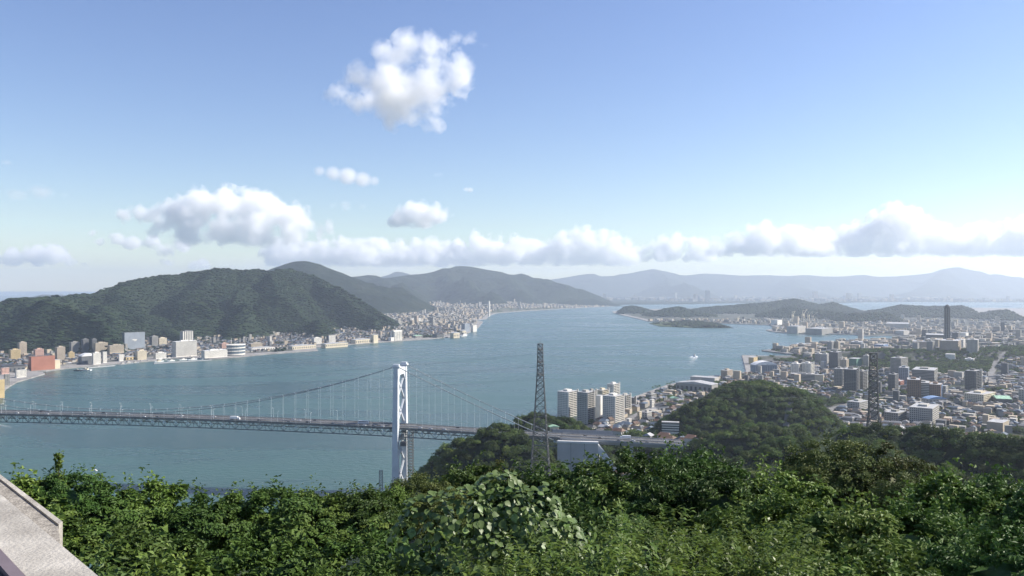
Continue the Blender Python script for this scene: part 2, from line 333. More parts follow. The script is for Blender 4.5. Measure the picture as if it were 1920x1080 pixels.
def hit(px, py, fn=h_right, near=300, far=9000):
    "where the line of sight through a photo pixel first meets the ground"
    t = near*(far/near)**np.linspace(0, 1, 900); X = (px-CXP)/FPX*t; Z = CZ-(py-CYP)/FPX*t
    b = np.nonzero(fn(X, t) >= Z)[0]
    if len(b) == 0: return P(px, max(py, 543), 4)
    k = b[0]; Y = t[k]; return (float(X[k]), float(Y), float(fn(X[k:k+1], t[k:k+1])[0]))
# materials of the ground
def ground_mat(name, cols, s1, s2, rough=.95):
    m = bpy.data.materials.new(name); m.use_nodes = True; nt = m.node_tree; b = nt.nodes['Principled BSDF']; b.inputs['Roughness'].default_value = rough; b.inputs['Specular IOR Level'].default_value = .1
    ge = nt.nodes.new('ShaderNodeNewGeometry'); n1 = nt.nodes.new('ShaderNodeTexNoise'); n1.inputs['Scale'].default_value = s1; n1.inputs['Detail'].default_value = 7; n1.inputs['Roughness'].default_value = .65
    nt.links.new(ge.outputs['Position'], n1.inputs['Vector'])
    cr = nt.nodes.new('ShaderNodeValToRGB'); el = cr.color_ramp.elements
    while len(el) < len(cols): el.new(.5)
    for i, c in enumerate(cols): el[i].position = .32+.36*i/(len(cols)-1); el[i].color = (*c, 1)
    nt.links.new(n1.outputs[0], cr.inputs[0]); nt.links.new(cr.outputs[0], b.inputs['Base Color'])
    n2 = nt.nodes.new('ShaderNodeTexNoise'); n2.inputs['Scale'].default_value = s2; n2.inputs['Detail'].default_value = 5; nt.links.new(ge.outputs['Position'], n2.inputs['Vector'])
    bp = nt.nodes.new('ShaderNodeBump'); bp.inputs['Strength'].default_value = 1; bp.inputs['Distance'].default_value = .35/s2; nt.links.new(n2.outputs[0], bp.inputs['Height']); nt.links.new(bp.outputs[0], b.inputs['Normal'])
    return m
M_FOREST = ground_mat('forest_floor', [(.012, .02, .012), (.022, .034, .018), (.03, .042, .02)], .02, .12)
M_FAR = ground_mat('far_woods', [(.007, .012, .009), (.014, .022, .013), (.024, .03, .018)], .004, .008)
M_TOWN = ground_mat('town_ground', [(.025, .04, .02), (.06, .068, .05), (.11, .11, .105), (.15, .145, .14)], .012, .2)
M_QUAY = ground_mat('quay_paving', [(.16, .155, .15), (.26, .25, .24), (.33, .315, .3)], .03, .5)
# ------------------------------------------------------------------ sea
def water_material():
    m = bpy.data.materials.new('sea_water'); m.use_nodes = True; nt = m.node_tree; b = nt.nodes['Principled BSDF']
    ge = nt.nodes.new('ShaderNodeNewGeometry')
    def noise(scale, stretch, rot, det=4, rough=.55, dist=0):
        mp = nt.nodes.new('ShaderNodeMapping'); mp.inputs['Rotation'].default_value = (0, 0, rot); mp.inputs['Scale'].default_value = (scale*stretch, scale, scale)
        n = nt.nodes.new('ShaderNodeTexNoise'); n.inputs['Scale'].default_value = 1; n.inputs['Detail'].default_value = det; n.inputs['Roughness'].default_value = rough; n.inputs['Distortion'].default_value = dist
        nt.links.new(ge.outputs['Position'], mp.inputs['Vector']); nt.links.new(mp.outputs[0], n.inputs['Vector']); return n.outputs[0]
    big = noise(.0035, .3, R(-35), 5, .6, .6); mid = noise(.02, .28, R(-25), 5, .6, .4); w1 = noise(.16, .55, R(-20), 3, .6); w2 = noise(.7, .7, R(10), 3, .6)
    cr = nt.nodes.new('ShaderNodeValToRGB'); e = cr.color_ramp.elements
    e[0].position = .39; e[0].color = (.031, .070, .067, 1); e[1].position = .62; e[1].color = (.052, .106, .098, 1)
    ad = nt.nodes.new('ShaderNodeMath'); ad.operation = 'MULTIPLY_ADD'; ad.inputs[1].default_value = .55
    sb = nt.nodes.new('ShaderNodeMath'); sb.operation = 'SUBTRACT'; sb.inputs[1].default_value = .5
    nt.links.new(mid, sb.inputs[0]); nt.links.new(sb.outputs[0], ad.inputs[0]); nt.links.new(big, ad.inputs[2]); nt.links.new(ad.outputs[0], cr.inputs[0]); nt.links.new(cr.outputs[0], b.inputs['Base Color'])
    mr = nt.nodes.new('ShaderNodeMapRange'); mr.inputs[1].default_value = .35; mr.inputs[2].default_value = .65; mr.inputs[3].default_value = .2; mr.inputs[4].default_value = .36
    nt.links.new(ad.outputs[0], mr.inputs[0]); nt.links.new(mr.outputs[0], b.inputs['Roughness'])
    b.inputs['IOR'].default_value = 1.33; b.inputs['Specular IOR Level'].default_value = .5
    b1 = nt.nodes.new('ShaderNodeBump'); b1.inputs['Strength'].default_value = 1; b1.inputs['Distance'].default_value = 1.5; nt.links.new(w1, b1.inputs['Height'])
    b2 = nt.nodes.new('ShaderNodeBump'); b2.inputs['Strength'].default_value = 1; b2.inputs['Distance'].default_value = .35; nt.links.new(w2, b2.inputs['Height']); nt.links.new(b1.outputs[0], b2.inputs['Normal'])
    nt.links.new(b2.outputs[0], b.inputs['Normal']); return m
M_WATER = water_material()
sea = link('water', raw_mesh('water', [(-45000, -8000, 0), (45000, -8000, 0), (45000, 60000, 0), (-45000, 60000, 0)], [(0, 1, 2, 3)], [M_WATER])); sea['kind'] = 'structure'
# ------------------------------------------------------------------ quays and flat ground
def shelf(name, poly, z, m_top, m_side):
    o = MB().prism(poly, -4, z).build(name, [m_top]); o['kind'] = 'structure'; return o
shelf('quay_ground', LEFT_SHORE, 3.0, M_QUAY, M_QUAY)
shelf('islet_ground', ISLET, 2.5, ground_mat('islet_grass', [(.03, .05, .02), (.06, .08, .035), (.1, .1, .06)], .01, .2), M_QUAY)
shelf('far_plain', FAR_SHORE, 4.0, M_FAR, M_FAR)
shelf('harbour_ground', RIGHT_SHORE[9:], 3.6, M_QUAY, M_QUAY)
# ------------------------------------------------------------------ hills and mountains
heightfield('hillside', -620, 1000, -300, 1180, 9, h_right, M_FOREST, cut=-4)
def town_right(X, Y):
    e = np.where(inside(RIGHT_SHORE, X, Y), edge_dist(RIGHT_SHORE, X, Y), -1)
    return np.where(e > 30, h_right(X, Y), -20)
heightfield('city_ground', -100, 3300, 1160, 8000, 24, lambda X, Y: np.where((Y < 1178), -20, town_right(X, Y)), M_TOWN, cut=3.9)
heightfield('mountainside', -3600, 600, 1900, 5600, 16, h_left, M_FOREST, cut=0)
def town_left(X, Y): return np.where(inside(LEFT_SHORE, X, Y) & (edge_dist(LEFT_SHORE, X, Y) > 60), h_town(X, Y), -20)
heightfield('town_ground', -2600, 1600, 2200, 10500, 45, town_left, M_TOWN, cut=3.5)
def range_fn(lines, seed, amp, wl, pw=1.15, nar=.62):
    lines = [[(a, b, c, w*nar) for a, b, c, w in l] for l in lines]
    def fn(X, Y):
        wx = (fbm(X/wl, Y/wl, seed)-.5)*wl*.5; wy = (fbm(X/wl, Y/wl, seed+7)-.5)*wl*.5
        H, q = ridges(X+wx*.12, Y+wy*.12, lines[:1], pw, ret=True); H2 = ridges(X+wx*.5, Y+wy*.5, lines[1:], 1.5) if len(lines) > 1 else H; w = 1-np.clip(q-.6, 0, .4)/.4; H = np.maximum(H, H2)
        return H+np.clip(H, 0, 150)/150*((fbm(X/wl*1.6, Y/wl*1.6, seed+3, 6, True)-.66)*amp*2.4*w+(fbm(X/wl*5, Y/wl*5, seed+4, 4)-.5)*amp*.12)
    return fn
R_TONOUE = [lift([(380, 540, 7000, 1500), (470, 520, 7100, 1800), (520, 498, 7200, 2000), (548, 489, 7200, 2100), (572, 486, 7200, 2100), (596, 492, 7200, 2100), (620, 508, 7200, 1800), (640, 519, 7150, 1500), (665, 533, 7100, 1100)]),
    lift([(575, 488, 7150, 1200), (590, 522, 6700, 900), (620, 552, 6300, 700), (670, 575, 5900, 500)])]
R_ADACHI = [lift([(560, 535, 9500, 1800), (640, 521, 10000, 2000), (695, 515, 10500, 2200), (720, 522, 10500, 2200), (765, 515, 10800, 2200), (800, 511, 11000, 2300), (835, 501, 11200, 2400), (875, 496, 11300, 2500), (905, 502, 11300, 2400),
    (922, 508, 11300, 2300), (932, 506, 11300, 2300), (955, 515, 11300, 2100), (975, 511, 11300, 2100), (1000, 520, 11200, 1900), (1025, 522, 11100, 1700), (1050, 535, 11000, 1300), (1075, 550, 10800, 900), (1095, 556, 10600, 600)]),
    lift([(700, 517, 10400, 1400), (740, 535, 9200, 1100), (770, 555, 8300, 800)]), lift([(835, 503, 11000, 1400), (880, 535, 9600, 1000), (920, 557, 8800, 600)]), lift([(960, 516, 11100, 1300), (985, 545, 9900, 800)]),
    lift([(1085, 556, 10200, 500), (1110, 553, 10200, 500), (1145, 563, 10200, 400)])]
R_PEAK = [lift([(690, 524, 18000, 1500), (728, 514, 18000, 1800), (746, 506, 18000, 2000), (768, 512, 18000, 1800), (800, 520, 18000, 1500)]), lift([(60, 556, 14000, 1500), (106, 548, 14000, 1500), (130, 555, 14000, 1300)])]
R_FAR = [lift([(980, 530, 22000, 3500), (1040, 522, 22000, 4000), (1090, 513, 22000, 4200), (1107, 511, 22000, 4200), (1125, 516, 22000, 4200), (1150, 516, 22000, 4200), (1200, 508, 22500, 4500), (1225, 504, 22500, 4500), (1255, 510, 22500, 4400), (1280, 517, 22500, 4300),
    (1315, 513, 22500, 4300), (1350, 514, 22500, 4200), (1390, 517, 22500, 4200), (1440, 516, 22500, 4200), (1475, 518, 22500, 4200), (1512, 515, 22500, 4200), (1540, 518, 22500, 4200), (1580, 518, 22500, 4200), (1622, 515, 22500, 4200), (1645, 519, 22500, 4200),
    (1700, 517, 22500, 4300), (1740, 513, 22500, 4500), (1765, 505, 22500, 4600), (1797, 500, 22500, 4800), (1815, 506, 22500, 4700), (1850, 516, 22500, 4500), (1872, 513, 22500, 4500), (1900, 522, 22500, 4200), (1960, 526, 22500, 4200), (2150, 512, 22500, 4600), (2500, 525, 22500, 4200)]),
    lift([(1225, 506, 22000, 2500), (1260, 530, 19500, 2000), (1300, 548, 17500, 1400)]), lift([(1480, 520, 22000, 2500), (1500, 535, 19500, 2000), (1540, 552, 17500, 1200)]), lift([(1797, 502, 22000, 2800), (1760, 530, 19500, 2200), (1720, 550, 17500, 1400)]),
    lift([(1380, 556, 16500, 900), (1450, 551, 16500, 1000), (1520, 557, 16500, 900), (1620, 553, 16500, 900), (1700, 559, 16500, 900)])]
heightfield('mountain_dome', -3400, 400, 5300, 9400, 60, range_fn(R_TONOUE, 71, 110, 1100), M_FAR, cut=2)
heightfield('mountain_range', -4600, 2400, 6800, 13800, 90, range_fn(R_ADACHI, 81, 150, 1500), M_FAR, cut=2)
heightfield('mountain_peak', -14000, 2000, 12000, 20500, 170, range_fn(R_PEAK, 91, 120, 1800), M_FAR, cut=2)
heightfield('far_mountains', -3500, 24000, 15200, 27500, 190, range_fn(R_FAR, 95, 190, 2400), M_FAR, cut=2)
# ------------------------------------------------------------------ hazy air
def haze_box():
    m = bpy.data.materials.new('hazy_air'); m.use_nodes = True; nt = m.node_tree; nt.nodes.remove(nt.nodes['Principled BSDF'])
    pv = nt.nodes.new('ShaderNodeVolumePrincipled'); pv.inputs['Density Attribute'].default_value = ''; pv.inputs['Temperature Attribute'].default_value = ''; pv.inputs['Color Attribute'].default_value = ''
    pv.inputs['Color'].default_value = (.76, .86, 1.0, 1); pv.inputs['Density'].default_value = 5.0e-5; pv.inputs['Anisotropy'].default_value = .35
    nt.links.new(pv.outputs[0], nt.nodes['Material Output'].inputs['Volume'])
    o = MB().box(-30000, 30000, -1500, 28500, -6, 875).build('haze', m); o['kind'] = 'stuff'; tag(o, 'pale blue haze lying over the strait and the far mountains', 'haze')
haze_box()
# ------------------------------------------------------------------ height lookups
class HGrid:
    def __init__(s, fn, x0, x1, y0, y1, st):
        s.a = (x0, y0, st); gx, gy = np.meshgrid(np.arange(x0, x1+st, st), np.arange(y0, y1+st, st)); s.z = fn(gx, gy)
    def __call__(s, X, Y):
        x0, y0, st = s.a; fx = np.clip((np.asarray(X)-x0)/st, 0, s.z.shape[1]-1.001); fy = np.clip((np.asarray(Y)-y0)/st, 0, s.z.shape[0]-1.001)
        i = fx.astype(int); j = fy.astype(int); u = fx-i; v = fy-j; z = s.z
        return (z[j, i]*(1-u)+z[j, i+1]*u)*(1-v)+(z[j+1, i]*(1-u)+z[j+1, i+1]*u)*v
GN_ = HGrid(h_right, -620, 1000, -300, 1300, 9); GF_ = HGrid(h_right, -200, 3400, 1000, 8000, 30)
def GR(X, Y): X = np.asarray(X, float); Y = np.asarray(Y, float); return np.where((Y < 1250) & (X < 960), GN_(X, Y), GF_(X, Y))
GM_ = HGrid(h_left, -3700, 700, 1900, 5600, 20); GT_ = HGrid(h_town, -2600, 1700, 2000, 10500, 60)
def GL(X, Y): return np.maximum(np.where(np.asarray(Y) < 5590, GM_(X, Y), -9), GT_(X, Y))
def visible(X, Y, Z, G, n=60, margin=0.0):
    "which points the ground leaves in sight of the viewpoint"
    ok = np.ones(len(X), bool)
    for t in np.linspace(.03, .97, n):
        ok &= G(X*t, Y*t) < CZ+(Z-CZ)*t+margin
    return ok
def in_frame(X, Y, Z, m=60):
    px = CXP+FPX*X/Y; py = CYP+FPX*(CZ-Z)/Y; return (px > -m) & (px < 1920+m) & (py < 1080+m) & (Y > 1)
# ------------------------------------------------------------------ foliage shapes
def frame(N):
    N = N/np.linalg.norm(N, axis=1, keepdims=True); A = np.where(np.abs(N[:, 2:3]) < .9, [[0, 0, 1.]], [[1., 0, 0]])
    T = np.cross(N, A); T /= np.linalg.norm(T, axis=1, keepdims=True); return N, T, np.cross(N, T)
def leaf_faces(Pt, Nrm, size, asp, rng, fold=.12):
    "one folded four-cornered leaf per point"
    N, T, B = frame(Nrm); a = rng.uniform(0, 2*np.pi, len(Pt))[:, None]; t = T*np.cos(a)+B*np.sin(a); b = np.cross(N, t)
    L = (size*rng.uniform(.65, 1.3, len(Pt)))[:, None]; W = L*asp
    base = Pt-t*L*.5; tip = Pt+t*L*.5-N*L*.15; s1 = Pt+b*W*.5-t*L*.06+N*L*fold; s2 = Pt-b*W*.5-t*L*.06+N*L*fold
    V = np.stack([base, s1, tip, s2], 1).reshape(-1, 3); F = np.arange(len(Pt)*4).reshape(-1, 4); return V, F
def crown_mesh(name, m, seed, clumps, per, leaf, asp=.55, spread=.2, low=-.45, flat=.85, core=True, lump=.18, upb=.5):
    "a crown of radius about 1: leaf clumps gathered round an uneven volume, gaps between them"
    rng = np.random.default_rng(seed)
    d = rng.normal(size=(clumps*3, 3)); d /= np.linalg.norm(d, axis=1, keepdims=True); d = d[d[:, 2] > low][:clumps]
    rad = rng.uniform(.62, 1.0, len(d))*(1+lump*(2*vnoise(d[:, 0]*2.2+5, d[:, 1]*2.2+d[:, 2]*1.7+9, seed)-1)*1.6)
    C = d*rad[:, None]*np.array((1, 1, flat)); cs = spread*rng.uniform(.6, 1.35, len(d))
    k = np.repeat(np.arange(len(d)), per); off = rng.normal(size=(len(k), 3)); off /= np.maximum(np.linalg.norm(off, axis=1, keepdims=True), .3); off *= rng.uniform(.25, 1, (len(k), 1))**.5
    Pt = C[k]+off*cs[k][:, None]*np.array((1, 1, .62))
    N = d[k]*.55+off*.45+rng.normal(size=(len(k), 3))*.38+np.array((0, 0, upb))
    V, F = leaf_faces(Pt, N, leaf, asp, rng)
    tri = [V]; fs = [F]; n = len(V)
    if core:  # solid inner blob, added to stop light passing through the crown
        bm = bmesh.new(); bmesh.ops.create_icosphere(bm, subdivisions=2, radius=1); iv = np.array([v.co[:] for v in bm.verts]); itf = np.array([[v.index for v in f.verts] for f in bm.faces]); bm.free()
        w = .56*(1+.35*(2*vnoise(iv[:, 0]*2+3, iv[:, 1]*2+iv[:, 2]*2+4, seed)-1)); iv = iv*w[:, None]*np.array((1, 1, flat)); iv[:, 2] -= .06
        q = np.concatenate([itf, itf[:, 2:3]], 1); bmv = iv
        me = bpy.data.meshes.new(name); faces = F.tolist()+(itf+n).tolist()
        me.from_pydata(np.concatenate([V, bmv]).tolist(), [], faces); me.update(); me.materials.append(m); return me
    return raw_mesh(name, V, F, [m])
def blob_mesh(name, m, seed, sub=2):
    rng = np.random.default_rng(seed); bm = bmesh.new(); bmesh.ops.create_icosphere(bm, subdivisions=sub, radius=1)
    for v in bm.verts:
        c = v.co; n = float(vnoise(np.array(c.x*2.1+seed), np.array(c.y*2.1+c.z*2.7), seed)); n2 = float(vnoise(np.array(c.x*5+seed), np.array(c.y*5+c.z*4.7), seed+1))
        v.co = c*(.72+.42*n+.22*n2); v.co.z *= .8
    me = bpy.data.meshes.new(name); bm.to_mesh(me); bm.free(); me.materials.append(m); return me
def tmpl(me): return bpy.data.objects.new(me.name, me)
LEAF_FAR = leaf_mat('mountain_foliage', [(.007, .013, .007), (.013, .025, .011), (.03, .043, .018)], .8, .12, 0, .7, 2.0, 170)
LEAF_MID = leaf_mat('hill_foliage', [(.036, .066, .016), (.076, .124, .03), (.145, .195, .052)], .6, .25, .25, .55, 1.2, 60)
FAR_CROWNS = [tmpl(blob_mesh('mountain_crown', LEAF_FAR, 100+i)) for i in range(5)]
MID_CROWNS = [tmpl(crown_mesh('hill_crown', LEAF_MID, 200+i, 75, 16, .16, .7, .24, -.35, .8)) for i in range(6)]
def grid_points(x0, x1, y0, y1, st, rng, jit=.48):
    gx, gy = np.meshgrid(np.arange(x0, x1, st), np.arange(y0, y1, st)); X = gx.ravel()+rng.uniform(-jit, jit, gx.size)*st; Y = gy.ravel()+rng.uniform(-jit, jit, gx.size)*st; return X, Y
def rand_sr(n, rng, s0, s1, zs=(.8, 1.25)):
    s = rng.uniform(s0, s1, n); scl = np.stack([s, s*rng.uniform(.85, 1.15, n), s*rng.uniform(*zs, n)], -1); rot = np.zeros((n, 3)); rot[:, 2] = rng.uniform(0, 6.28, n); return scl, rot
# woods on the mountain across the water
X, Y = grid_points(-3600, 600, 2050, 4750, 10.5, RNG)
Z = GM_(X, Y); slope_ok = Z > GT_(X, Y)+10+14*fbm(X/130, Y/130, 77)
k = slope_ok & in_frame(X, Y, Z, 260); X, Y, Z = X[k], Y[k], Z[k]
k = visible(X, Y, Z+11, GM_, 50); X, Y, Z = X[k], Y[k], Z[k]
scl, rot = rand_sr(len(X), RNG, 4.6, 11, (.36, .62))
big = fbm(X/70, Y/70, 55); scl *= (.45+1.05*big)[:, None]
scatter('mountain_forest', np.stack([X, Y, Z+1.6], -1), scl, rot, RNG.integers(0, 5, len(X)), FAR_CROWNS, 'dark green forest covering the mountain across the strait', 'forest')
# woods on the low hills beyond the harbour and on the islet
X, Y = grid_points(700, 3400, 4300, 7600, 15, RNG); Z = GF_(X, Y); k = (Z > 8+8*fbm(X/200, Y/200, 88)) & in_frame(X, Y, Z, 150); X, Y, Z = X[k], Y[k], Z[k]
k = visible(X, Y, Z+9, GF_, 40); X, Y, Z = X[k], Y[k], Z[k]
xi, yi = grid_points(850, 1350, 4500, 5500, 16, RNG); ki = inside(ISLET, xi, yi) & (edge_dist(ISLET, xi, yi) > 12) & ((xi > 1030) | (fbm(xi/60, yi/60, 3) > .62)); zi = np.where((xi > 1090) & (xi < 1200), 7, 1.)
X = np.concatenate([X, xi[ki]]); Y = np.concatenate([Y, yi[ki]]); Z = np.concatenate([Z, zi[ki]])
scl, rot = rand_sr(len(X), RNG, 7, 12)
scatter('harbour_forest', np.stack([X, Y, Z+2], -1), scl, rot, RNG.integers(0, 5, len(X)), FAR_CROWNS, 'dark woods on the low hills beyond the harbour', 'forest')
# ------------------------------------------------------------------ where nothing may grow
BR_T = np.array((-122.0, 878.0)); BR_U = np.array((-.988, .153)); BR_N = np.array((.153, .988))   # bridge tower, direction of the deck towards the far bank, across it (away from the viewpoint)
def brs(X, Y): return (X-BR_T[0])*BR_U[0]+(Y-BR_T[1])*BR_U[1], (X-BR_T[0])*BR_N[0]+(Y-BR_T[1])*BR_N[1]
CLEAR = []                                               # (x, y, radius) of clearings
def growable(X, Y):
    s, o = brs(X, Y); ok = ~((s < 60) & (s > -303) & (np.abs(o) < 24))
    ok &= ~((s < -140) & (s > -235) & (np.abs(o+6) < 30))
    for cx, cyy, r in CLEAR: ok &= np.hypot(X-cx, Y-cyy) > r
    return ok
HOOD = [P(1060, 800, 20)[:2], P(1150, 770, 12)[:2], P(1185, 750, 6)[:2], P(1320, 706, 5)[:2], P(1400, 700, 5)[:2], P(1240, 752, 10)[:2], P(1225, 790, 15)[:2], P(1330, 818, 30)[:2], P(1120, 815, 30)[:2]]   # the quarter below the hill
# ------------------------------------------------------------------ suspension bridge
M_STEEL = mat('bridge_paint', (.60, .63, .66), .5, .4, .06, .08); M_TRUSS = mat('truss_paint', (.13, .15, .16), .6, .3, .1, .1); M_ROAD = mat('asphalt', (.085, .085, .085), .9, .2, .15, .12)
M_CABLE = mat('cable_paint', (.25, .28, .29), .5, .4, .05, .1); M_WHITE = mat('white_paint', (.78, .78, .76), .5, .4, .05, .2); M_CONC = mat('concrete', (.40, .40, .40), .85, .2, .1, .06, bump=.2); M_PLATE = mat('gusset_paint', (.62, .66, .66), .5, .4, .04, .1)
M_GALV = mat('galvanised_steel', (.33, .34, .34), .55, .5, .1, .5, metal=.3); M_DARKSTEEL = mat('weathered_steel', (.115, .115, .115), .7, .3, .15, .4)
BR_A = math.atan2(BR_U[1], BR_U[0]); SPAN = 712.0
def zd(s): return 72+4*(1-((s-356)/356)**2) if 0 <= s <= SPAN else (72+s*.033 if s < 0 else 72-(s-SPAN)*.033)
def bw(s, y, z): p = BR_T+BR_U*s-BR_N*y; return (float(p[0]), float(p[1]), z)
bridge = thing('suspension_bridge', 'white suspension bridge with cross braced tower crossing the strait', 'bridge', (float(BR_T[0]), float(BR_T[1]), 0), BR_A)
for ts, main in ((0, 1), (SPAN, 0)):
    for sd_ in (1, -1):
        mb = MB(); y0 = sd_*17.2; y1 = sd_*14.5
        for z0, z1, w0, w1, a, b in ((3, 68, 3.4, 2.9, y0, y0*.985), (68, 137, 2.9, 2.4, y0*.985, y1)):
            V = [];
            for z, w, yc, dp in ((z0, w0, a, 3.4), (z1, w1, b, 2.9)):
                V += [(ts-w, yc-dp, z), (ts+w, yc-dp, z), (ts+w, yc+dp, z), (ts-w, yc+dp, z)]
            mb.add(V, [(0, 3, 2, 1), (4, 5, 6, 7), (0, 1, 5, 4), (1, 2, 6, 5), (2, 3, 7, 6), (3, 0, 4, 7)])
        mb.build('tower_leg', M_STEEL, bridge)
        MB().box(ts-4.2, ts+4.2, sd_*14.5-3.3, sd_*14.5+3.3, 137.2, 138.6).box(ts-3.2, ts+3.2, sd_*14.5-2, sd_*14.5+2, 138.6, 140.6).build('cable_saddle', M_STEEL, bridge)
        MB().box(ts-9, ts+9, sd_*17.2-8, sd_*17.2+8, -4, 3).build('tower_footing', M_CONC, bridge)
    mb = MB(); mb.box(ts-1.9, ts+1.9, -11.6, 11.6, 128.5, 136)
    for q in (1, -1): mb.add([(ts-1.85, q*11.6, 128.5), (ts+1.85, q*11.6, 128.5), (ts-1.85, q*11.6, 121.5), (ts+1.85, q*11.6, 121.5), (ts-1.85, q*7.0, 128.5), (ts+1.85, q*7.0, 128.5)], [(0, 1, 5, 4), (0, 4, 2), (1, 3, 5), (2, 4, 5, 3), (0, 2, 3, 1)])
    mb.build('portal_beam', M_STEEL, bridge)
    MB().box(ts-1.7, ts+1.7, -13.9, 13.9, 57.5, 61.8).build('portal_beam', M_STEEL, bridge)
    MB().box(ts-1.7, ts+1.7, -14, 14, 4, 8).build('portal_beam', M_STEEL, bridge)
    for z0, z1 in ((8, 31.5), (34.5, 57), (76, 99.5), (102, 126)):
        for q in (1, -1):
            MB().bar((ts, -12.3*q, z0), (ts, 12.3*q, z1), 1.5, 1.7, up=(1, 0, 0)).build('diagonal_brace', M_STEEL, bridge)
mb = MB()                                                     # stair tower against the far leg
for zz in np.arange(4, 66, 3.2):
    mb.box(-8.6, -4.6, -22.5, -17.5, zz, zz+.35); mb.bar((-8.4, -22.3, zz), (-4.8, -22.3, zz+3.2), .3); mb.bar((-8.6, -17.6, zz), (-8.6, -22.4, zz+3.2), .3)
for a in (-8.6, -4.6):
    for b in (-22.5, -17.5): mb.box(a-.2, a+.2, b-.2, b+.2, 3, 66)
mb.build('stair_tower', M_DARKSTEEL, bridge)
def cz_(s):
    if s < 0: t = -s/190.0; return 138.5+(56-138.5)*t-9*t*(1-t)
    if s > SPAN: t = (s-SPAN)/190.0; return 138.5+(56-138.5)*t-9*t*(1-t)
    return 79.2+(138.5-79.2)*((s-356)/356)**2
for sd_ in (1, -1):
    ss = list(np.arange(-190, SPAN+190.1, 9.5)); MB().tube([(s, sd_*14.5, cz_(s)) for s in ss], .44, 8).build('main_cable', M_CABLE, bridge, smooth=True)
    for s in np.arange(-171, SPAN+180, 14.25):
        if min(abs(s), abs(s-SPAN)) < 6: continue
        z0, z1 = zd(s)-.5, cz_(s)
        if z1-z0 > 1.2: MB().tube([(s, sd_*14.5, z0), (s, sd_*14.5, z1)], .085, 4).box(s-.45, s+.45, sd_*14.5-.55, sd_*14.5+.55, z1-.6, z1+.55).build('hanger', M_PLATE, bridge)
    mb = MB(); gp = MB(); ry = sd_*13.9; step = 7.125; n = int((SPAN+178)/step); xs = [-178+i*step for i in range(n+25)]
    for i, (a, b) in enumerate(zip(xs[:-1], xs[1:])):
        za, zb = zd(a), zd(b)
        mb.bar((a, ry, za-1.2), (b, ry, zb-1.2), .8, .9); mb.bar((a, ry, za-9.2), (b, ry, zb-9.2), .8, .9)
        if i % 2: mb.bar((a, ry, za-9.2), (b, ry, zb-1.2), .5, .5)
        else: mb.bar((a, ry, za-1.2), (b, ry, zb-9.2), .5, .5)
        mb.bar((a, ry, za-1.2), (a, ry, za-9.2), .38, .38)
        if i % 2: gp.box(a-1.5, a+1.5, ry-.35 if sd_ < 0 else ry+.26, ry-.26 if sd_ < 0 else ry+.35, za-4.9, za-3.4); gp.bar((a, ry*.98, za-4.2), (a, 0, za-2.0), .5, .6)
    mb.build('side_truss', M_TRUSS, bridge); gp.build('cross_frames', M_PLATE, bridge)['kind'] = 'stuff'
def strip(y0, y1, dz0, dz1, s0, s1, m, name, step=28.5, parent=bridge):
    mb = MB(); ss = list(np.arange(s0, s1, step))+[s1]
    V = []
    for s in ss: z = zd(s); V += [(s, y0, z+dz0), (s, y1, z+dz0), (s, y1, z+dz1), (s, y0, z+dz1)]
    F = []
    for i in range(len(ss)-1):
        a = i*4
        F += [(a, a+1, a+5, a+4), (a+1, a+2, a+6, a+5), (a+2, a+3, a+7, a+6), (a+3, a, a+4, a+7)]
    F += [(3, 2, 1, 0), (len(V)-4, len(V)-3, len(V)-2, len(V)-1)]
    mb.add(V, F); return mb.build(name, m, parent)
S_END = -302.0
strip(-13.2, 13.2, -1.0, 0, -176, SPAN+178, M_ROAD, 'road_deck'); strip(-.5, .5, .0, .85, -176, SPAN+178, M_CONC, 'median_barrier')
for q in (1, -1):
    strip(q*13.05-.18, q*13.05+.18, .004, .9, -176, SPAN+178, M_GALV, 'parapet')
    for yy in (1.4, 12.2):
        strip(q*yy-.12, q*yy+.12, .004, .012, -176, SPAN+178, M_WHITE, 'edge_line')
mb = MB()
for yy in (4.9, 8.5, -4.9, -8.5):
    for s in np.arange(-176, SPAN+170, 20): mb.box(s, s+8, yy-.09, yy+.09, zd(s+4)+.02, zd(s+4)+.03)
mb.build('lane_dashes', M_WHITE, bridge)['kind'] = 'stuff'
MB().box(-12, -6, 16.5, 20.5, 54, 58).box(-11, -7, 17, 20, 58, 58.8).build('maintenance_gantry', M_DARKSTEEL, bridge)
# lattice mast and equipment at the foot of the tower
mast = thing('lattice_mast', 'small grey lattice mast on the shore at the bridge tower foot', 'mast', bw(17, 15, 2), BR_A)
for a in (-1.5, 1.5):
    for b in (-1.5, 1.5): MB().bar((a, b, 0), (a, b, 24), .35).build('leg', M_GALV, mast)
mb = MB()
for zz in np.arange(0, 23, 3):
    for a, b, c, d in ((-1.5, -1.5, 1.5, -1.5), (-1.5, 1.5, 1.5, 1.5), (-1.5, -1.5, -1.5, 1.5), (1.5, -1.5, 1.5, 1.5)): mb.bar((a, b, zz), (c, d, zz+3), .2); mb.bar((c, d, zz), (a, b, zz+3), .2)
mb.build('lattice', M_GALV, mast)['kind'] = 'stuff'
MB().box(-1.8, 1.8, -1.8, 1.8, 24, 24.4).build('platform', M_GALV, mast)
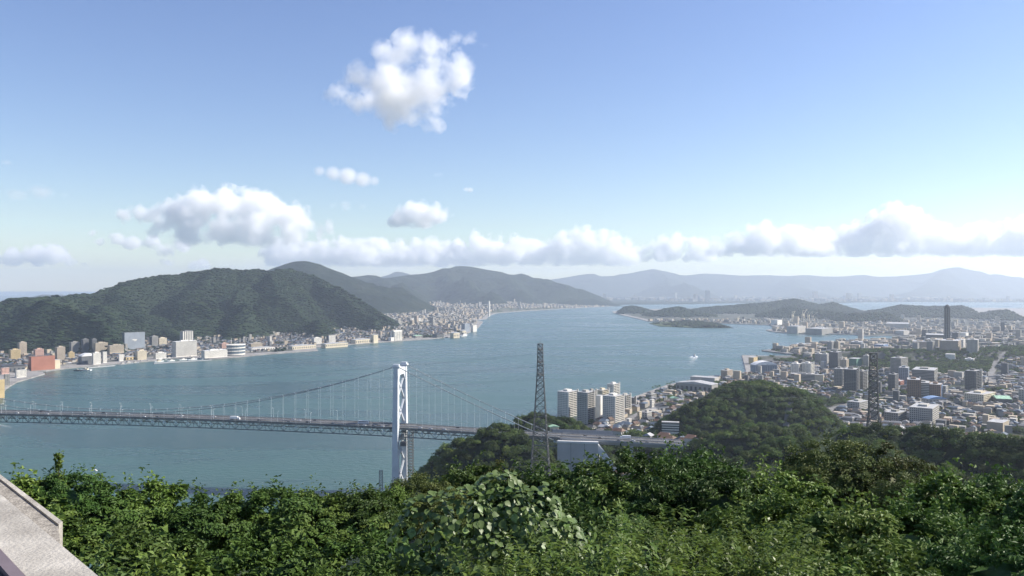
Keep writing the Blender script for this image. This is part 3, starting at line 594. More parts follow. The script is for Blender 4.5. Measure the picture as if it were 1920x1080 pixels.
# anchorage, viaduct
anc = thing('bridge_anchorage', 'grey concrete anchorage block where the bridge cables come down', 'anchorage', bw(-196, 2, 0), BR_A)
MB().box(-20, 22, -16, 17.5, 20, 64.2).build('wall', mat('anchorage_concrete', (.56, .55, .53), .85, .2, .06, .05), anc)
MB().box(-20.6, 22.6, 17.5, 18.3, 62.4, 64.4).build('coping', M_WHITE, anc)
for xx in (-6, 8): MB().box(xx-.15, xx+.15, 17.5, 17.62, 20, 63).build('joint', M_TRUSS, anc)
MB().add([(-20.01, y, z) if k == 0 else (x, y, z) for y in (9, 16.5) for k, (x, z) in enumerate([(-20.01, 62), (-20.01, 52), (-33, 38), (-35, 41.5)])], [(0, 1, 2, 3), (7, 6, 5, 4), (0, 4, 5, 1), (1, 5, 6, 2), (2, 6, 7, 3), (3, 7, 4, 0)]).build('buttress', M_WHITE, anc)
via = thing('road_viaduct', 'grey motorway viaduct running on from the bridge past the houses', 'viaduct', (float(BR_T[0]), float(BR_T[1]), 0), BR_A)
strip(-14, 14, -1.1, .0, S_END, -176.5, M_ROAD, 'road_deck', parent=via); strip(-.5, .5, .0, .85, S_END, -176.5, M_CONC, 'median_barrier', parent=via)
for q in (1, -1):
    strip(q*14.2-.25, q*14.2+.25, -1.3, 1.0, S_END, -176.5, M_CONC, 'parapet', parent=via); strip(q*12.6-.12, q*12.6+.12, .004, .012, S_END, -176.5, M_WHITE, 'edge_line', parent=via)
    strip(q*11-.7, q*11+.7, -4.2, -1.1, S_END, -216.5, M_CONC, 'girder', parent=via)
mb = MB()
for yy in (4.9, 8.5, -4.9, -8.5):
    for s in np.arange(S_END, -190, 20): mb.box(s, s+8, yy-.09, yy+.09, zd(s+4)+.02, zd(s+4)+.03)
mb.build('lane_dashes', M_WHITE, via)['kind'] = 'stuff'
for s in (-250, -285):
    MB().box(s-1.6, s+1.6, 7, 12.5, 10, zd(s)-4.3).box(s-1.6, s+1.6, -12.5, -7, 10, zd(s)-4.3).box(s-1.8, s+1.8, -13, 13, zd(s)-6.2, zd(s)-4.25).build('pier', M_CONC, via)
nb = thing('noise_barrier', 'long low grey noise barrier on the far edge of the motorway', 'barrier', bw(-196, -17, 0), BR_A)
for i in range(12): MB().box(-34+i*5.4, -28.8+i*5.4, -.2, .2, 62, 69.8).build('panel', mat('barrier_panel', (.36, .37, .38), .7, .3, .06, .2), nb)
for i in range(13): MB().box(-34.2+i*5.4, -33.9+i*5.4, -.35, .35, 62, 70.2).build('post', M_GALV, nb)
# ------------------------------------------------------------------ lamp posts on the deck
def lamp_proto():
    t = thing('street_lamp', 'x', 'street lamp', (0, 0, 0))
    MB().tube([(0, 0, 0), (0, 0, 8), (0, 0, 11.2)], [.16, .12, .09], 6).build('pole', M_PLATE, t)
    am = MB().tube([(0, 0, 11.1), (0, -.9, 11.6), (0, -2.4, 11.8)], .07, 5).build('arm', M_PLATE, t)
    MB().box(-.2, .2, -3.2, -2.2, 11.68, 11.95).build('lamp_head', M_WHITE, am); return t
lp0 = lamp_proto(); nl = 0
ORD = ['first', 'second', 'third', 'fourth', 'fifth', 'sixth', 'seventh', 'eighth', 'ninth', 'tenth', 'eleventh', 'twelfth', 'thirteenth', 'fourteenth', 'fifteenth', 'sixteenth', 'seventeenth', 'eighteenth', 'nineteenth', 'twentieth']
for q in (1, -1):
    for i, s in enumerate(np.arange(60 if q > 0 else 77, 600, 38)):
        o = lp0 if nl == 0 else copy_tree(lp0); nl += 1
        o.location = bw(s, q*12.9, zd(s)); o.rotation_euler = (0, 0, BR_A if q > 0 else BR_A+math.pi)
        tag(o, f"tall pale street lamp on the bridge's {'near' if q > 0 else 'far'} edge, {ORD[i]} from the tower", 'street lamp', 'street lamps along the bridge')
# ------------------------------------------------------------------ vehicles
M_TYRE = mat('tyre', (.02, .02, .02), .9, .1, .05, 1); M_GLASS = mat('dark_glass', (.025, .03, .035), .15, .6, .05, 1); M_LIGHT = mat('lamp_lens', (.7, .7, .65), .2, .5, .02, 1); M_TAIL = mat('tail_lens', (.35, .02, .02), .3, .5, .02, 1)
PAINT = {c: mat('car_paint_'+c, v, .3, .5, .02, 1) for c, v in {'white': (.8, .8, .79), 'silver': (.5, .52, .54), 'black': (.02, .02, .024), 'dark grey': (.09, .09, .1), 'dark blue': (.03, .05, .11), 'red': (.35, .03, .03)}.items()}
def loft(sec):
    "sections (x, [(y, z)...]) joined into a closed hull"
    V = [(x, y, z) for x, ring in sec for y, z in ring]; n = len(sec[0][1]); F = []
    for i in range(len(sec)-1):
        for k in range(n): F.append((i*n+k, i*n+(k+1) % n, (i+1)*n+(k+1) % n, (i+1)*n+k))
    F.append(tuple(range(n))[::-1]); F.append(tuple(range((len(sec)-1)*n, len(sec)*n))); return V, F
def ring(w, z0, z1, tp=.85): return [(-w, z0), (w, z0), (w, (z0+z1)/2+.1), (w*tp, z1), (-w*tp, z1), (-w, (z0+z1)/2+.1)]
PROTO = {}
def vehicle(kind, col, label, loc, rz, group):
    key = (kind, col)
    if key in PROTO: t = copy_tree(PROTO[key]); t.location = loc; t.rotation_euler = (0, 0, rz); t['label'] = label; t['group'] = group; return t
    t = thing({'car': 'car', 'van': 'van', 'truck': 'box_truck', 'bus': 'coach'}[kind], label, {'car': 'car', 'van': 'van', 'truck': 'truck', 'bus': 'bus'}[kind], loc, rz, group); PROTO[key] = t; pm = PAINT[col]
    if kind == 'car':
        MB().add(*loft([(-2.2, ring(.8, .35, .75)), (-1.9, ring(.86, .3, .92)), (-.2, ring(.88, .28, .95)), (1.2, ring(.87, .28, .93)), (2.0, ring(.84, .3, .8)), (2.25, ring(.74, .38, .66))])).build('body', pm, t)
        MB().add(*loft([(-1.75, ring(.78, .9, .96, .9)), (-1.1, ring(.76, .9, 1.42, .8)), (.2, ring(.76, .9, 1.46, .8)), (1.15, ring(.78, .88, .95, .9))])).build('window', M_GLASS, t)
        MB().box(-1.05, .15, -.6, .6, 1.44, 1.49).build('roof', pm, t); L = ((-1.35, 1.4), .84, .32, 2.2)
    elif kind == 'van':
        MB().add(*loft([(-2.4, ring(.88, .35, 1.95, .94)), (.9, ring(.9, .3, 2.0, .94)), (1.6, ring(.88, .3, 1.25, .9)), (2.4, ring(.8, .35, .95, .9))])).build('body', pm, t)
        MB().box(-2.2, .8, -.915, -.9, 1.2, 1.75).box(-2.2, .8, .9, .915, 1.2, 1.75).build('window', M_GLASS, t); L = ((-1.5, 1.5), .86, .34, 2.38)
    elif kind == 'truck':
        MB().box(-5.8, 3.0, -1.22, 1.22, 1.0, 3.75).build('cargo_box', pm, t); MB().box(-5.8, 5.4, -.5, .5, .6, .98).build('chassis', M_TRUSS, t)
        MB().add(*loft([(3.3, ring(1.15, .6, 2.9, .95)), (4.9, ring(1.15, .5, 2.85, .95)), (5.5, ring(1.12, .5, 1.7, .98))])).build('cab', pm, t)
        MB().box(5.2, 5.4, -.95, .95, 1.75, 2.45).build('windscreen', M_GLASS, t); L = ((-4.6, -3.4, 4.3), 1.0, .5, 5.5)
    else:
        MB().add(*loft([(-5.9, ring(1.2, .5, 3.2, .95)), (5.2, ring(1.22, .45, 3.25, .95)), (5.9, ring(1.15, .5, 2.9, .92))])).build('body', pm, t)
        for i in range(6):
            for q in (1, -1): MB().box(-5.4+i*1.75, -3.8+i*1.75, q*1.215-.02, q*1.215+.02, 1.7, 2.6).build('window', M_GLASS, t)
        L = ((-3.8, 3.9), 1.05, .5, 5.85)
    for wx in L[0]:
        for q in (1, -1):
            wh = MB().lathe([(L[2]*.6, -.12), (L[2], -.1), (L[2], .1), (L[2]*.6, .12)], 10).build('wheel', M_TYRE, t); wh.matrix_local = Matrix.Translation((wx, q*L[1], L[2])) @ Matrix.Rotation(R(90), 4, 'X')
            MB().lathe([(L[2]*.55, -.13), (L[2]*.55, .13)], 8).build('rim', M_GALV, wh)
    for q in (1, -1):
        MB().box(L[3]-.03, L[3]+.03, q*.6-.14, q*.6+.14, .62, .78).build('headlight', M_LIGHT, t); MB().box(-L[3]-.03, -L[3]+.03, q*.62-.12, q*.62+.12, .65, .8).build('tail_light', M_TAIL, t)
    return t
def s_at(px, y):
    ss = np.linspace(-430, 700, 4521); X = BR_T[0]+BR_U[0]*ss-BR_N[0]*y; Yv = BR_T[1]+BR_U[1]*ss-BR_N[1]*y
    return float(ss[np.argmin(np.abs(CXP+FPX*X/Yv-px))])
TRAFFIC = [(32, 6.7, 'car', 'white'), (75, -6.7, 'car', 'black'), (88, 10.3, 'car', 'white'), (160, 10.3, 'car', 'dark grey'), (170, -3.2, 'car', 'white'), (193, -6.7, 'car', 'black'), (236, -3.2, 'car', 'silver'), (270, 10.3, 'car', 'white'), (295, 10.3, 'car', 'black'), (330, 10.3, 'car', 'dark grey'),
    (340, -3.2, 'car', 'white'), (401, -3.2, 'car', 'white'), (441, 6.7, 'truck', 'white'), (486, 6.7, 'car', 'black'), (541, 10.3, 'car', 'black'), (550, -6.7, 'car', 'white'), (561, -3.2, 'car', 'white'), (577, 6.7, 'car', 'black'), (590, -6.7, 'car', 'dark grey'), (624, 10.3, 'car', 'dark blue'),
    (681, -3.2, 'bus', 'white'), (683, 10.3, 'car', 'white'), (700, 10.3, 'car', 'black'), (717, 10.3, 'car', 'white'), (788, 6.7, 'car', 'white'), (807, 10.3, 'car', 'silver'), (833, 6.7, 'car', 'white'), (858, -6.7, 'car', 'black'),
    (1096, -3.2, 'car', 'black'), (1125, 3.2, 'car', 'dark grey'), (1160, 10.3, 'car', 'black'), (1172, -3.2, 'truck', 'white'), (1187, 6.7, 'car', 'white'), (1213, 10.3, 'car', 'black'), (1249, -3.2, 'car', 'white')]
lft = [t for t in TRAFFIC if t[0] < 745][::-1]
for i, (px, y, kd, c) in enumerate(TRAFFIC):
    s = s_at(px, y); nm = {'car': 'car', 'truck': 'box truck', 'bus': 'coach', 'van': 'van'}[kd]
    if px < 745:
        k = lft.index((px, y, kd, c)); same = [t for t in lft if t[2] == kd and t[3] == c].index((px, y, kd, c))
        lab = f'{c} {nm} on the bridge deck, {ORD[same]} {c} {nm} left of the tower' if kd == 'car' else (f'white {nm} on the bridge left of the white tower')
    elif px < 1000: lab = {788: 'white car just right of the bridge tower', 807: 'silver car right of the bridge tower in the near lane', 833: 'white car on the bridge before the wooded knoll', 858: 'black car on the bridge half behind the wooded knoll'}[px]
    else: lab = {1096: 'black car leaving the anchorage block on the viaduct', 1125: 'dark grey car on the viaduct beside the median', 1160: 'black car below the white truck on the viaduct', 1172: 'long white box truck on the viaduct by the houses', 1187: 'white car just in front of the white truck on the viaduct', 1213: 'black car in the nearest lane of the viaduct', 1249: 'white car far right on the viaduct'}[px]
    vehicle(kd, c, lab, bw(s, y, zd(s)+.02), BR_A+(math.pi if y > 0 else 0), 'traffic on the bridge road')
# ------------------------------------------------------------------ transmission towers
def pylon(label, loc, H, wb, wt, rz, arms, m, kn=.42, th=1.0):
    t = thing('transmission_tower', label, 'pylon', loc, rz, 'transmission towers'); zk = H*kn
    def wd(z): return (wb+(wt*1.35-wb)*(z/zk)**.85)/2 if z < zk else (wt*1.35+(wt-wt*1.35)*(z-zk)/(H-zk+1e-6))/2
    lv = [0]
    while lv[-1] < H-2.5: lv.append(min(H, lv[-1]+max(2.6, wd(lv[-1])*1.5)))
    lv[-1] = H
    for a in (1, -1):
        for b in (1, -1): MB().tube([(a*wd(z), b*wd(z), z) for z in lv], [(.34-.16*z/H)*th for z in lv], 5).build('leg', m, t)
    for ax in (0, 1):
        for sg in (1, -1):
            mb = MB()
            for i, (z0, z1) in enumerate(zip(lv[:-1], lv[1:])):
                def pt(q, z): return (q*wd(z), sg*wd(z), z) if ax == 0 else (sg*wd(z), q*wd(z), z)
                mb.bar(pt(-1, z0), pt(1, z1), .22*th); mb.bar(pt(1, z0), pt(-1, z1), .22*th); mb.bar(pt(-1, z1), pt(1, z1), .22*th)
                if z1-z0 > 6: mb.bar(pt(-1, (z0+z1)/2), pt(0, z1), .16); mb.bar(pt(1, (z0+z1)/2), pt(0, z1), .16)
            mb.build('lattice_face', m, t)
    tips = []
    for z, la in arms:
        for sg in (1, -1):
            mb = MB(); w = wd(z)
            for q in (1, -1): mb.bar((sg*w, q*w, z), (sg*la, 0, z+.4), .24); mb.bar((sg*w, q*w, z+2.2), (sg*la, 0, z+.5), .2)
            for f in (.33, .66):
                x = sg*(w+(la-w)*f); mb.bar((x, w*(1-f), z), (x, -w*(1-f), z), .14); mb.bar((x, w*(1-f), z), (x, w*(1-f)*.9, z+2.2*(1-f)), .14)
            ca = mb.build('cross_arm', m, t)
            MB().lathe([(.06, -2.6), (.2, -2.4), (.1, -2.0), (.2, -1.6), (.1, -1.2), (.2, -.8), (.06, 0)], 6).build('insulator', M_GLASS, ca).location = (sg*(la-.2), 0, z+.3); tips.append((sg*(la-.2), z-2.3))
    MB().box(-wt/2-.4, wt/2+.4, -wt/2-.4, wt/2+.4, H, H+.3).box(-.1, .1, -.1, .1, H, H+3).build('top_platform', m, t)
    c, s_ = math.cos(rz), math.sin(rz); return [(loc[0]+c*x, loc[1]+s_*x, loc[2]+z) for x, z in tips]
g1 = float(GR(18.3, 520)); zt = Q(1013, 645, 520)[2]
tip1 = pylon('tall grey lattice pylon standing against the water by the bridge', (18.3, 520, g1-1), zt-g1+1, 14, 3.0, R(84), [(zt-g1-3, 4.0), (zt-g1-11, 4.6), (zt-g1-19, 4.2)], mat('pylon_steel', (.17, .17, .165), .7, .3, .15, .4), .8, 1.25)
gp2 = (678/FPX*640, 640.0); g2 = float(GR(*gp2)); zt2 = Q(1638, 662, 640)[2]
tip2 = pylon('dark lattice pylon standing in front of the city', (*gp2, g2-1), zt2-g2+1, 17, 5.2, R(60), [(zt2-g2-6, 7.5), (zt2-g2-17, 8.2), (zt2-g2-28, 7.6)], M_DARKSTEEL, .42, 1.7)
def wire(a, b, sag, label, i):
    pts = [tuple(Vector(a).lerp(Vector(b), t)+Vector((0, 0, -4*sag*t*(1-t)))) for t in np.linspace(0, 1, 25)]
    tag(MB().tube(pts, .03, 4).build('power_line', M_TRUSS), label, 'power line', 'power lines on the pylons')
WL = ['near upper', 'far upper', 'near middle', 'far middle', 'near lower', 'far lower']
for i, (a, b) in enumerate(zip(tip1, tip2)): wire(a, b, 9, f'{WL[i]} power line hung between the two pylons', i)
for i, a in enumerate(tip1): wire(a, (-1500+random.uniform(-4, 4), 1500+(i % 2)*9, 185-8*(i//2)), 60, f'{WL[i]} power line crossing the water left of the pylon', i)
# ------------------------------------------------------------------ buildings
WALLC = {'white': (.70, .69, .66), 'cream': (.62, .56, .44), 'grey': (.27, .27, .265), 'light grey': (.42, .415, .40), 'beige': (.42, .37, .30), 'dark grey': (.13, .135, .145), 'brown': (.24, .17, .13), 'brick red': (.34, .155, .115), 'yellow': (.50, .40, .23), 'pink': (.52, .34, .29), 'blue grey': (.25, .29, .35), 'green': (.12, .25, .20), 'pale green': (.42, .62, .46), 'blue': (.16, .24, .40), 'tan': (.42, .36, .30)}
WM = {k: mat('wall_'+k.replace(' ', '_'), (v[0]*1.0, v[1]*.965, v[2]*.90), .75, .25, .07, .06) for k, v in WALLC.items()}
ROOFC = {'dark grey': (.06, .062, .068), 'grey': (.2, .2, .205), 'brown': (.12, .075, .05), 'blue grey': (.10, .13, .17), 'orange': (.17, .10, .07), 'light grey': (.42, .42, .42), 'white': (.74, .74, .73), 'green': (.36, .56, .40), 'blue': (.22, .33, .52)}
RM = {k: mat('roof_'+k.replace(' ', '_'), v, .65, .3, .14, .25) for k, v in ROOFC.items()}
M_WIN = mat('window_glass', (.04, .05, .06), .12, .6, .1, .4); M_WINL = mat('window_glass_pale', (.10, .13, .16), .12, .6, .1, .4)
RB = random.Random(11); TOWN_RZ = R(52)
def win_grid(w, d, h, z0, fl, sides, m_off=.06, ww=1.6, gap=2.9, hh=.5):
    "panes of a plain facade, set 6 cm proud, as one mesh"
    mb = MB(); fh = (h-z0)/fl
    for f in range(fl):
        za = z0+f*fh+fh*.28; zb = za+fh*hh
        for sd_ in sides:
            L = w if sd_ in 'fb' else d; n = max(1, int((L-1.2)/gap)); st = (L-1.2)/n
            for i in range(n):
                a = -L/2+.6+i*st+(st-ww)/2; b = a+ww
                if sd_ == 'f': mb.box(a, b, -d/2-m_off, -d/2+.02, za, zb)
                elif sd_ == 'b': mb.box(a, b, d/2-.02, d/2+m_off, za, zb)
                elif sd_ == 'l': mb.box(-w/2-m_off, -w/2+.02, a, b, za, zb)
                else: mb.box(w/2-.02, w/2+m_off, a, b, za, zb)
    return mb
def dims(x0, x1, yt, yb, G, rz, dfrac, near=300):
    px = (x0+x1)/2; X, Y, z = hit(px, yb, G, near, 9500)
    v = np.array((-X, -Y)); v /= np.linalg.norm(v); cf = abs(v[0]*math.sin(rz)-v[1]*math.cos(rz)); cs = abs(v[0]*math.cos(rz)+v[1]*math.sin(rz))
    w = (x1-x0)/FPX*Y/(cf+dfrac*cs); return (X, Y, z), w, w*dfrac, (yb-yt)/FPX*Y
def penthouse(mb, w, d, h): mb.box(-w*.2, w*.15, -d*.18, d*.2, h, h+3.0); mb.box(w*.22, w*.34, -d*.1, d*.2, h, h+2.0)
def block(kind, label, x0, x1, yt, yb, wall, G=GR, rz=None, dfrac=.5, style='grid', roof='light grey', name=None, group=None, near=300):
    rz = TOWN_RZ if rz is None else R(rz); loc, w, d, h = dims(x0, x1, yt, yb, G, rz, dfrac, near); fl = max(1, round(h/3.1))
    t = thing(name or kind.replace(' ', '_'), label, kind, (loc[0], loc[1], loc[2]), rz, group); wm = WM[wall]; M = MB()
    if style in ('grid', 'band', 'flats', 'plain', 'stripe'):
        M.box(-w/2, w/2, -d/2, d/2, -6, h).build('wall', wm, t)
        rf = MB().box(-w/2-.15, w/2+.15, -d/2-.15, d/2+.15, h+.004, h+.7)
        rf.build('parapet', wm if style != 'band' else WM['light grey'], t)
        rfo = MB().box(-w/2+.5, w/2-.5, -d/2+.5, d/2-.5, h+.7, h+.75).build('roof', RM[roof], t)
        if min(w, d) > 9 and style != 'plain': mb = MB(); penthouse(mb, w, d, h+.75); mb.build('rooftop_hut', wm, rfo)
    if style == 'grid': win_grid(w, d, h, 0, fl, 'flr').build('windows', M_WIN, t)['kind'] = 'stuff'
    elif style == 'band':
        for f in range(fl):
            z = f*h/fl; MB().box(-w/2-.08, w/2+.08, -d/2-.08, d/2+.08, z+h/fl*.38, z+h/fl*.8).build('window_band', M_WIN, t)
    elif style == 'stripe':
        n = 5
        for i in range(n): a = -w/2+(i+.1)*w/n; MB().box(a, a+w/n*.45, -d/2-.5, -d/2+.02, 0, h).build('pilaster', WM['white'], t)
        for i in range(3): a = -d/2+(i+.2)*d/3; MB().box(-w/2-.5, -w/2+.02, a, a+d/3*.4, 0, h).build('pilaster', WM['white'], t)
        win_grid(w, d, h, 0, fl, 'fl').build('windows', M_WIN, t)['kind'] = 'stuff'
    elif style == 'flats':
        fh = h/fl
        for f in range(fl):
            z = f*fh+.3
            MB().box(-w/2+.6, w/2-.6, -d/2-1.25, -d/2+.02, z, z+.22).box(-w/2+.6, w/2-.6, -d/2-1.25, -d/2-1.1, z+.22, z+1.2).build('balcony', wm, t)
            MB().box(-w/2+1, w/2-1, -d/2-.05, -d/2+.02, z+.35, z+fh-.5).build('window', M_WIN, t)
            MB().box(-w/2-.9, -w/2+.02, -d/2+1, d/2-1, z, z+1.0).build('balcony', wm, t)
            mb = MB()
            for q in np.arange(-d/2+2, d/2-2.5, 3.4): mb.box(-w/2-.06, -w/2+.02, q, q+1.7, z+1.05, z+2.2)
            if mb.v: mb.build('side_windows', M_WIN, t)['kind'] = 'stuff'
        for a in (-w/2+.3, 0, w/2-.3): MB().box(a-.22, a+.22, -d/2-1.35, -d/2+.02, 0, h+.7).build('fin_wall', wm, t)
        MB().box(w/2-.7, w/2+.7, -d/2-1.5, -d/2+1.6, 0, h+3.2).build('stair_shaft', WM['white'], t)
    elif style == 'hall':
        M.box(-w/2, w/2, -d/2, d/2, -6, h*.72).build('wall', wm, t)
        pts = [(-w/2-.6, h*.72), (-w/2-.6, h*.76), (0, h), (w/2+.6, h*.76), (w/2+.6, h*.72)]
        V = [(x, y, z) for y in (-d/2-.6, d/2+.6) for x, z in pts]; MB().add(V, [(4, 3, 2, 1, 0), (5, 6, 7, 8, 9)]+[(i, i+1, i+6, i+5) for i in range(4)]+[(4, 0, 5, 9)]).build('roof', RM[roof], t)
        n = max(2, int(w/9))
        for i in range(n): a = -w/2+(i+.25)*w/n; MB().box(a, a+w/n*.45, -d/2-.06, -d/2+.02, .1, h*.45).build('door', M_WIN, t)
    elif style == 'vault':
        M.box(-w/2, w/2, -d/2, d/2, -6, h*.72).build('wall', wm, t); n = 9; pts = [(-w/2-.8+(w+1.6)*i/n, h*.72+h*.28*math.sin(math.pi*(i+.0)/n)**.8) for i in range(n+1)]
        V = [(x, y, z) for y in (-d/2-.8, d/2+.8) for x, z in pts]; k = n+1
        MB().add(V, [tuple(range(k))[::-1], tuple(range(k, 2*k))]+[(i, i+1, k+i+1, k+i) for i in range(n)]+[(n, 0, k, 2*n+1)]).build('roof', RM[roof], t)
        win_grid(w, d, h*.6, 0, max(1, int(h/5)), 'fl', gap=6, ww=3.5).build('windows', M_WINL, t)['kind'] = 'stuff'
    elif style == 'silo':
        M.box(-w/2, w/2, d*.12, d/2, -6, h*1.0).build('wall', wm, t); MB().box(-w/2, w/2, -d*.2, d*.3, h*1.0, h*1.12).build('head_house', wm, t); n = 5
        for i in range(n): MB().lathe([(w/n*.5, -4), (w/n*.5, h*.97), (w/n*.35, h)], 14, (-w/2+w/n*(i+.5), -d*.2)).build('bin', WM['white'], t)
        MB().box(-w*.85, -w/2-.01, -d*.3, d*.3, -6, h*.35).build('annex', wm, t)
    elif style == 'drum':
        ee = 24
        def el(k, z): return [(k*w/2*math.cos(2*math.pi*i/ee), k*d/2*math.sin(2*math.pi*i/ee)) for i in range(ee)]
        MB().prism(el(1.0, 0), -5, h).build('wall', M_WINL, t)
        for z0, z1, k in ((0, h*.12, 1.05), (h*.36, h*.44, 1.06), (h*.68, h*.78, 1.07), (h+.01, h*1.08, 1.09)): MB().prism(el(k, 0), z0, z1).build('ring_beam', WM['white'], t)
        for q in (-.25, .25): MB().tube([(q*w, 0, h), (q*w, 0, h*1.75)], .5, 6).build('mast', WM['white'], t)
    return t
def house(label, loc, rz, wall, roof, sz, group, two=True):
    key = ('house', wall, roof, two)
    if key not in PROTO:
        t = thing('house', label, 'house', loc, rz, group); PROTO[key] = t; h = 5.6 if two else 3.2
        MB().box(-4.6, 4.6, -3.8, 3.8, -5, h).build('wall', WM[wall], t)
        V = [(-5.2, -4.5, h-.1), (5.2, -4.5, h-.1), (5.2, 4.5, h-.1), (-5.2, 4.5, h-.1), (-3.4, 0, h+2.3), (3.4, 0, h+2.3)]
        MB().add(V, [(0, 3, 2, 1), (0, 1, 5, 4), (1, 2, 5), (2, 3, 4, 5), (3, 0, 4)]).build('roof', RM[roof], t)
        win_grid(9.2, 7.6, h, 0, 2 if two else 1, 'flr', .05, 1.5, 2.6, .42).build('windows', M_WIN, t)['kind'] = 'stuff'
    else:
        t = copy_tree(PROTO[key]); t['label'] = label; t['group'] = group; t.location = loc; t.rotation_euler = (0, 0, rz)
    t.scale = (sz*RB.uniform(.8, 1.35), sz*RB.uniform(.85, 1.2), sz*RB.uniform(.85, 1.15)); return t
USED = []                                                # footprints already taken (x, y, radius)
def B(*a, **k):
    t = block(*a, **k); x0, x1 = a[2], a[3]; Y = t.location.y; USED.append((t.location.x, Y, .62*(x1-x0)/FPX*Y+6)); return t
# --- the town on the left shore
L_ = dict(G=GL, near=1500)
B('apartment block', 'slim tan apartment tower near the left edge by the mountain', 34, 49, 643, 666, 'tan', style='grid', dfrac=.8, **L_)
B('office block', 'grey and yellow office block below the slim tan tower', 18, 37, 656, 676, 'yellow', style='grid', dfrac=.6, **L_)
B('warehouse', 'orange yellow building on the quay at the left edge', -12, 7, 712, 742, 'yellow', style='plain', dfrac=.6, **L_)
B('office block', 'grey building standing on the quay near the left edge', 8, 18, 702, 722, 'grey', style='grid', dfrac=.6, **L_)
B('warehouse', 'dark roofed shed near the left edge of the town', 4, 44, 683, 696, 'dark grey', style='hall', dfrac=.5, roof='dark grey', **L_)
B('shop building', 'pink low block below the dark roofed shed', 2, 16, 690, 700, 'pink', style='grid', dfrac=.5, **L_)
B('shop building', 'white stepped block on the left quay', 30, 48, 694, 706, 'white', style='grid', dfrac=.4, **L_)
B('shop building', 'pink flat roofed building behind the brick red hall', 64, 81, 655, 671, 'pink', style='grid', dfrac=.6, **L_)
B('hall', 'large brick red windowless hall on the left waterfront', 57, 100, 668, 692, 'brick red', style='plain', dfrac=.3, roof='orange', **L_)
B('warehouse', 'cream box warehouse with a dark side next to the brick red hall', 83, 111, 675.5, 690, 'cream', style='plain', dfrac=.7, **L_)
B('apartment block', 'tan apartment block rising behind the cream warehouse', 104, 121, 651, 677, 'tan', style='grid', dfrac=.7, **L_)
B('office block', 'grey stone office block below the mountain foot', 131, 148, 644, 662, 'grey', style='grid', dfrac=.6, **L_)
B('apartment block', 'dark grey apartment tower, left of a similar pair', 153, 166, 637, 657, 'dark grey', style='grid', dfrac=.8, **L_)
B('apartment block', 'dark grey apartment tower, right of a similar pair', 171, 181, 638, 657, 'dark grey', style='grid', dfrac=.8, **L_)
B('school', 'long beige flat roofed building right of the dark towers', 177, 201, 644, 661, 'beige', style='grid', dfrac=.35, **L_)
B('school', 'low beige building with a stepped roof beside the large grey block', 203, 231, 650, 662, 'beige', style='grid', dfrac=.35, **L_)
B('house block', 'small yellow building on the left waterfront street', 127, 139, 661, 674, 'yellow', style='grid', dfrac=.6, **L_)
B('hall', 'dark fronted hall with a broad white roof by the quay', 149, 178, 662, 681, 'dark grey', style='vault', roof='white', dfrac=.5, **L_)
B('office block', 'narrow white slab building in front of the white roofed hall', 173, 188, 662, 682, 'white', style='grid', dfrac=.5, **L_)
B('church', 'white building with a slim white tower on the quay', 192, 200, 660, 679, 'white', style='grid', dfrac=.6, **L_)
B('house block', 'bright white house block right of the slim white tower', 222, 231, 665, 676, 'white', style='grid', dfrac=.6, **L_)
gb = B('warehouse', 'huge blank blue grey block standing under the mountain', 231, 270, 625, 653, 'blue grey', style='plain', dfrac=.25, roof='grey', **L_)
_, w_, d_, h_ = dims(231, 270, 625, 653, GL, TOWN_RZ, .25, 1500); MB().box(-w_*.12, w_*.1, -d_/2-.15, -d_/2-.02, h_*.5, h_*.56).box(-w_*.06, w_*.08, -d_/2-.15, -d_/2-.02, h_*.44, h_*.475).build('sign', WM['white'], gb)
B('apartment block', 'grey apartment tower between the blue grey block and cream blocks', 281, 296, 631, 650, 'grey', style='grid', dfrac=.8, **L_)
B('apartment block', 'cream apartment block beside the grey tower', 295, 312, 634, 649, 'cream', style='grid', dfrac=.6, **L_)
B('apartment block', 'dark tower with white vertical stripes behind the white hotel', 338, 362, 621, 655, 'dark grey', style='stripe', dfrac=.5, **L_)
ht = B('hotel', 'big white waterfront hotel with rows of windows', 324, 368, 640, 667, 'white', style='band', dfrac=.35, roof='white', **L_)
B('office block', 'cream stepped building on the quay left of the hotel', 254, 274, 658, 673, 'cream', style='grid', dfrac=.6, **L_)
B('warehouse', 'low yellow warehouse on the quay', 234, 254, 667, 674, 'yellow', style='hall', dfrac=.4, roof='light grey', **L_)
B('shop building', 'low white quay building just left of the hotel', 289, 311, 662, 671, 'white', style='grid', dfrac=.4, **L_)
B('shop building', 'long white arcaded building right of the hotel', 379, 425, 657, 669, 'white', style='grid', dfrac=.25, roof='white', **L_)
B('museum', 'round glass building with white rings and two masts', 421, 463, 647, 665, 'white', style='drum', dfrac=.6, **L_)
B('apartment block', 'pinkish building behind the round glass building', 412, 428, 644, 656, 'pink', style='grid', dfrac=.6, **L_)
B('warehouse', 'beige square building right of the round glass building', 466, 491, 644, 653, 'beige', style='grid', dfrac=.4, **L_)
B('market', 'long low market hall with pale roof by the promenade', 466, 514, 650, 656, 'white', style='hall', dfrac=.25, roof='light grey', **L_)
B('warehouse', 'long white quay warehouse behind the pier', 541, 592, 646, 653, 'cream', style='hall', dfrac=.25, roof='light grey', **L_)
B('warehouse', 'second long white quay warehouse, right of the pier', 603, 652, 642, 648.5, 'cream', style='hall', dfrac=.25, roof='light grey', **L_)
B('factory', 'bright white square building above the quay warehouses', 584, 603, 634, 645, 'white', style='grid', dfrac=.5, **L_)
B('silo', 'dark grain elevator with pale round bins', 612, 630, 629, 643, 'dark grey', style='silo', dfrac=.6, **L_)
